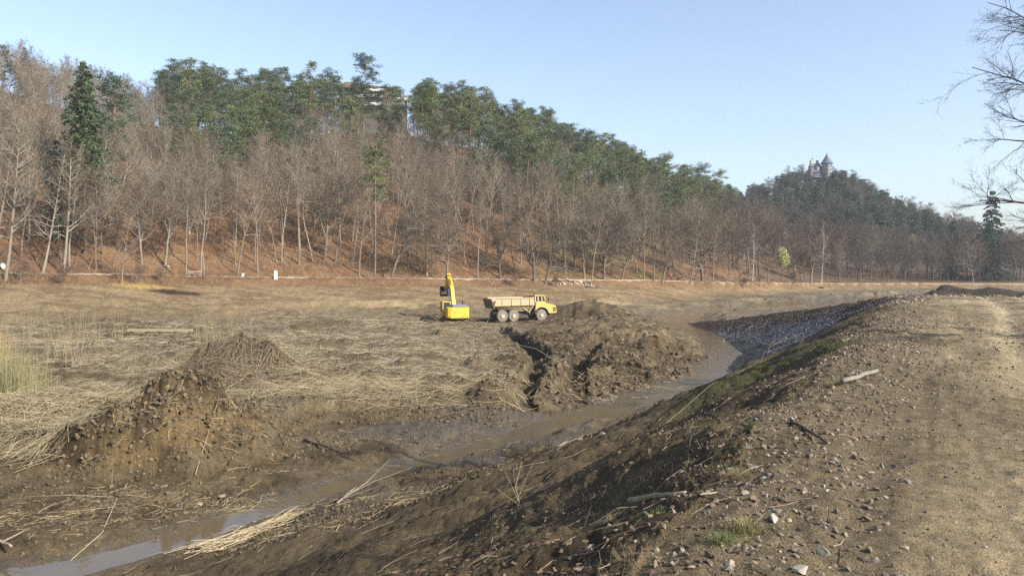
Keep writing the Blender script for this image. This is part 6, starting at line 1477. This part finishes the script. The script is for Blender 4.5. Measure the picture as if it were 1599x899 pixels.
# ------------------------------------------------------------------ trees beside the track, branches reaching in from the right
def roadside_tree(name, px, py, seed, H_, limbs, label, n_extra=10, tw=0.010):
    R8 = np.random.default_rng(seed); z0 = z1(px, py); T_ = []; L2 = []; L3 = []; L4 = []
    sg, pts = limb(np.array([0, 0, -.5]), np.array([-.03, 0, 1.0]), H_, .30, R8, 12, .06, .02, .15); T_ += sg
    hands = list(limbs)
    for i in range(n_extra):
        f = R8.uniform(.3, .97); a_ = R8.uniform(0, 2 * PI); hands.append((f * H_, math.cos(a_) * H_ * .22, math.sin(a_) * H_ * .22, R8.uniform(-.5, 2.0)))
    for (zb_, dx, dy, dz) in hands:
        p, d, rr = along(pts, min(zb_ / H_, .97)); tgt = np.array([dx, dy, dz]); Lb = np.linalg.norm(tgt); dd = nrm_(tgt + np.array([0, 0, .25 * Lb]))
        P = p.copy(); r_b = min(rr * .6, .024 * Lb + .03); m = 9; pb = [(P.copy(), dd.copy(), r_b)]
        for k in range(m):
            dd = nrm_(dd + rand_perp(dd, R8) * .22 * R8.random() + (tgt / Lb - dd) * .22); q = P + dd * Lb / m; r0 = r_b * (1 - .82 * k / m); r1 = r_b * (1 - .82 * (k + 1) / m); T_.append((*P, *q, r0, r1)); P = q; pb.append((P.copy(), dd.copy(), r1))
        for j in range(24):
            q, e, rq = along(pb, R8.uniform(.22, 1.0)); a2 = math.radians(R8.uniform(30, 65)); o = rand_perp(e, R8); o[2] *= .45; ee = nrm_(e * math.cos(a2) + nrm_(o) * math.sin(a2)); l2 = Lb * R8.uniform(.10, .26)
            s2, p2 = limb(q, ee, l2, max(rq * .5, .010), R8, 4, .35, -.01, .3); L2 += s2
            for k in range(10):
                u2, g, _ = along(p2, R8.uniform(.15, 1)); o = rand_perp(g, R8); o[2] *= .5; gg = nrm_(g * .8 + o * .6); l3 = l2 * R8.uniform(.25, .5); e3 = u2 + gg * l3; L3.append((*u2, *e3, tw * .7, tw * .4))
                for h_ in range(4):
                    v_ = u2 + gg * l3 * R8.uniform(.2, 1); d4 = nrm_(gg + rand_perp(gg, R8) * .9); L4.append((*v_, *(v_ + d4 * l3 * R8.uniform(.3, .6)), tw * .6, 0))
    e = empty(name, (px, py, z0)); c1 = np.array([.035, .031, .030]); c2 = np.array([.042, .035, .032])
    tv, tf = tubes(T_, 8); obj("trunk", mesh_np("roadside_trunk", tv, [tf], [BARK], col=np.broadcast_to(c1, (len(tv), 3)), smooth=True), e)
    v2, f2 = tubes(L2, 4); v3, f3 = spikes(L3); v4, f4 = spikes(L4); V_, FS_, CC_ = join([(v2, f2, c1), (v3, f3, c2), (v4, f4, c2)])
    obj("crown", mesh_np("roadside_crown", V_, FS_, [TWIG], col=CC_), e)
    return tag(e, label, "tree", "trees beside the embankment track")
tx, ty = 31.5, 36.0
zt = z1(tx, ty) - EZ
def LB(u_, v_, zbase, dy=0.0):
    u_ += 13
    gx_ = (u_ - 799.5) / F * (ty + dy); gz_ = -(v_ - 420) / F * (ty + dy); return (zbase, gx_ - tx, dy, gz_ - zt - zbase)
roadside_tree("roadside_tree", tx, ty, 5, 19, [LB(1508, 268, 5.0, -1), LB(1518, 72, 10.0, 0), LB(1562, 122, 11.5, 1), LB(1536, 4, 12.5, -1), LB(1567, 186, 9.0, -.5), LB(1540, 215, 7.5, 1.5), LB(1575, 330, 3.4, .5), LB(1560, 60, 13, 1)],
              "bare tree reaching dark branches into the picture from the right edge", 6)
tx2, ty2 = ST(20, -10.5)
roadside_tree("roadside_tree", tx2, ty2, 6, 17, [], "bare tree beside the track outside the right edge of the picture", 12)

# ------------------------------------------------------------------ the air of the valley
hz = bpy.data.materials.new("valley_air"); hz.use_nodes = True; hz.node_tree.nodes.clear()
pv = hz.node_tree.nodes.new("ShaderNodeVolumePrincipled"); pv.inputs["Color"].default_value = (.88, .93, 1.0, 1); pv.inputs["Density"].default_value = 0.00020; pv.inputs["Anisotropy"].default_value = 0.2
ho = hz.node_tree.nodes.new("ShaderNodeOutputMaterial"); hz.node_tree.links.new(pv.outputs[0], ho.inputs["Volume"])
tag(MB().box((200, 720, 50), (4200, 1640, 110)).build("haze", hz), kind="stuff")
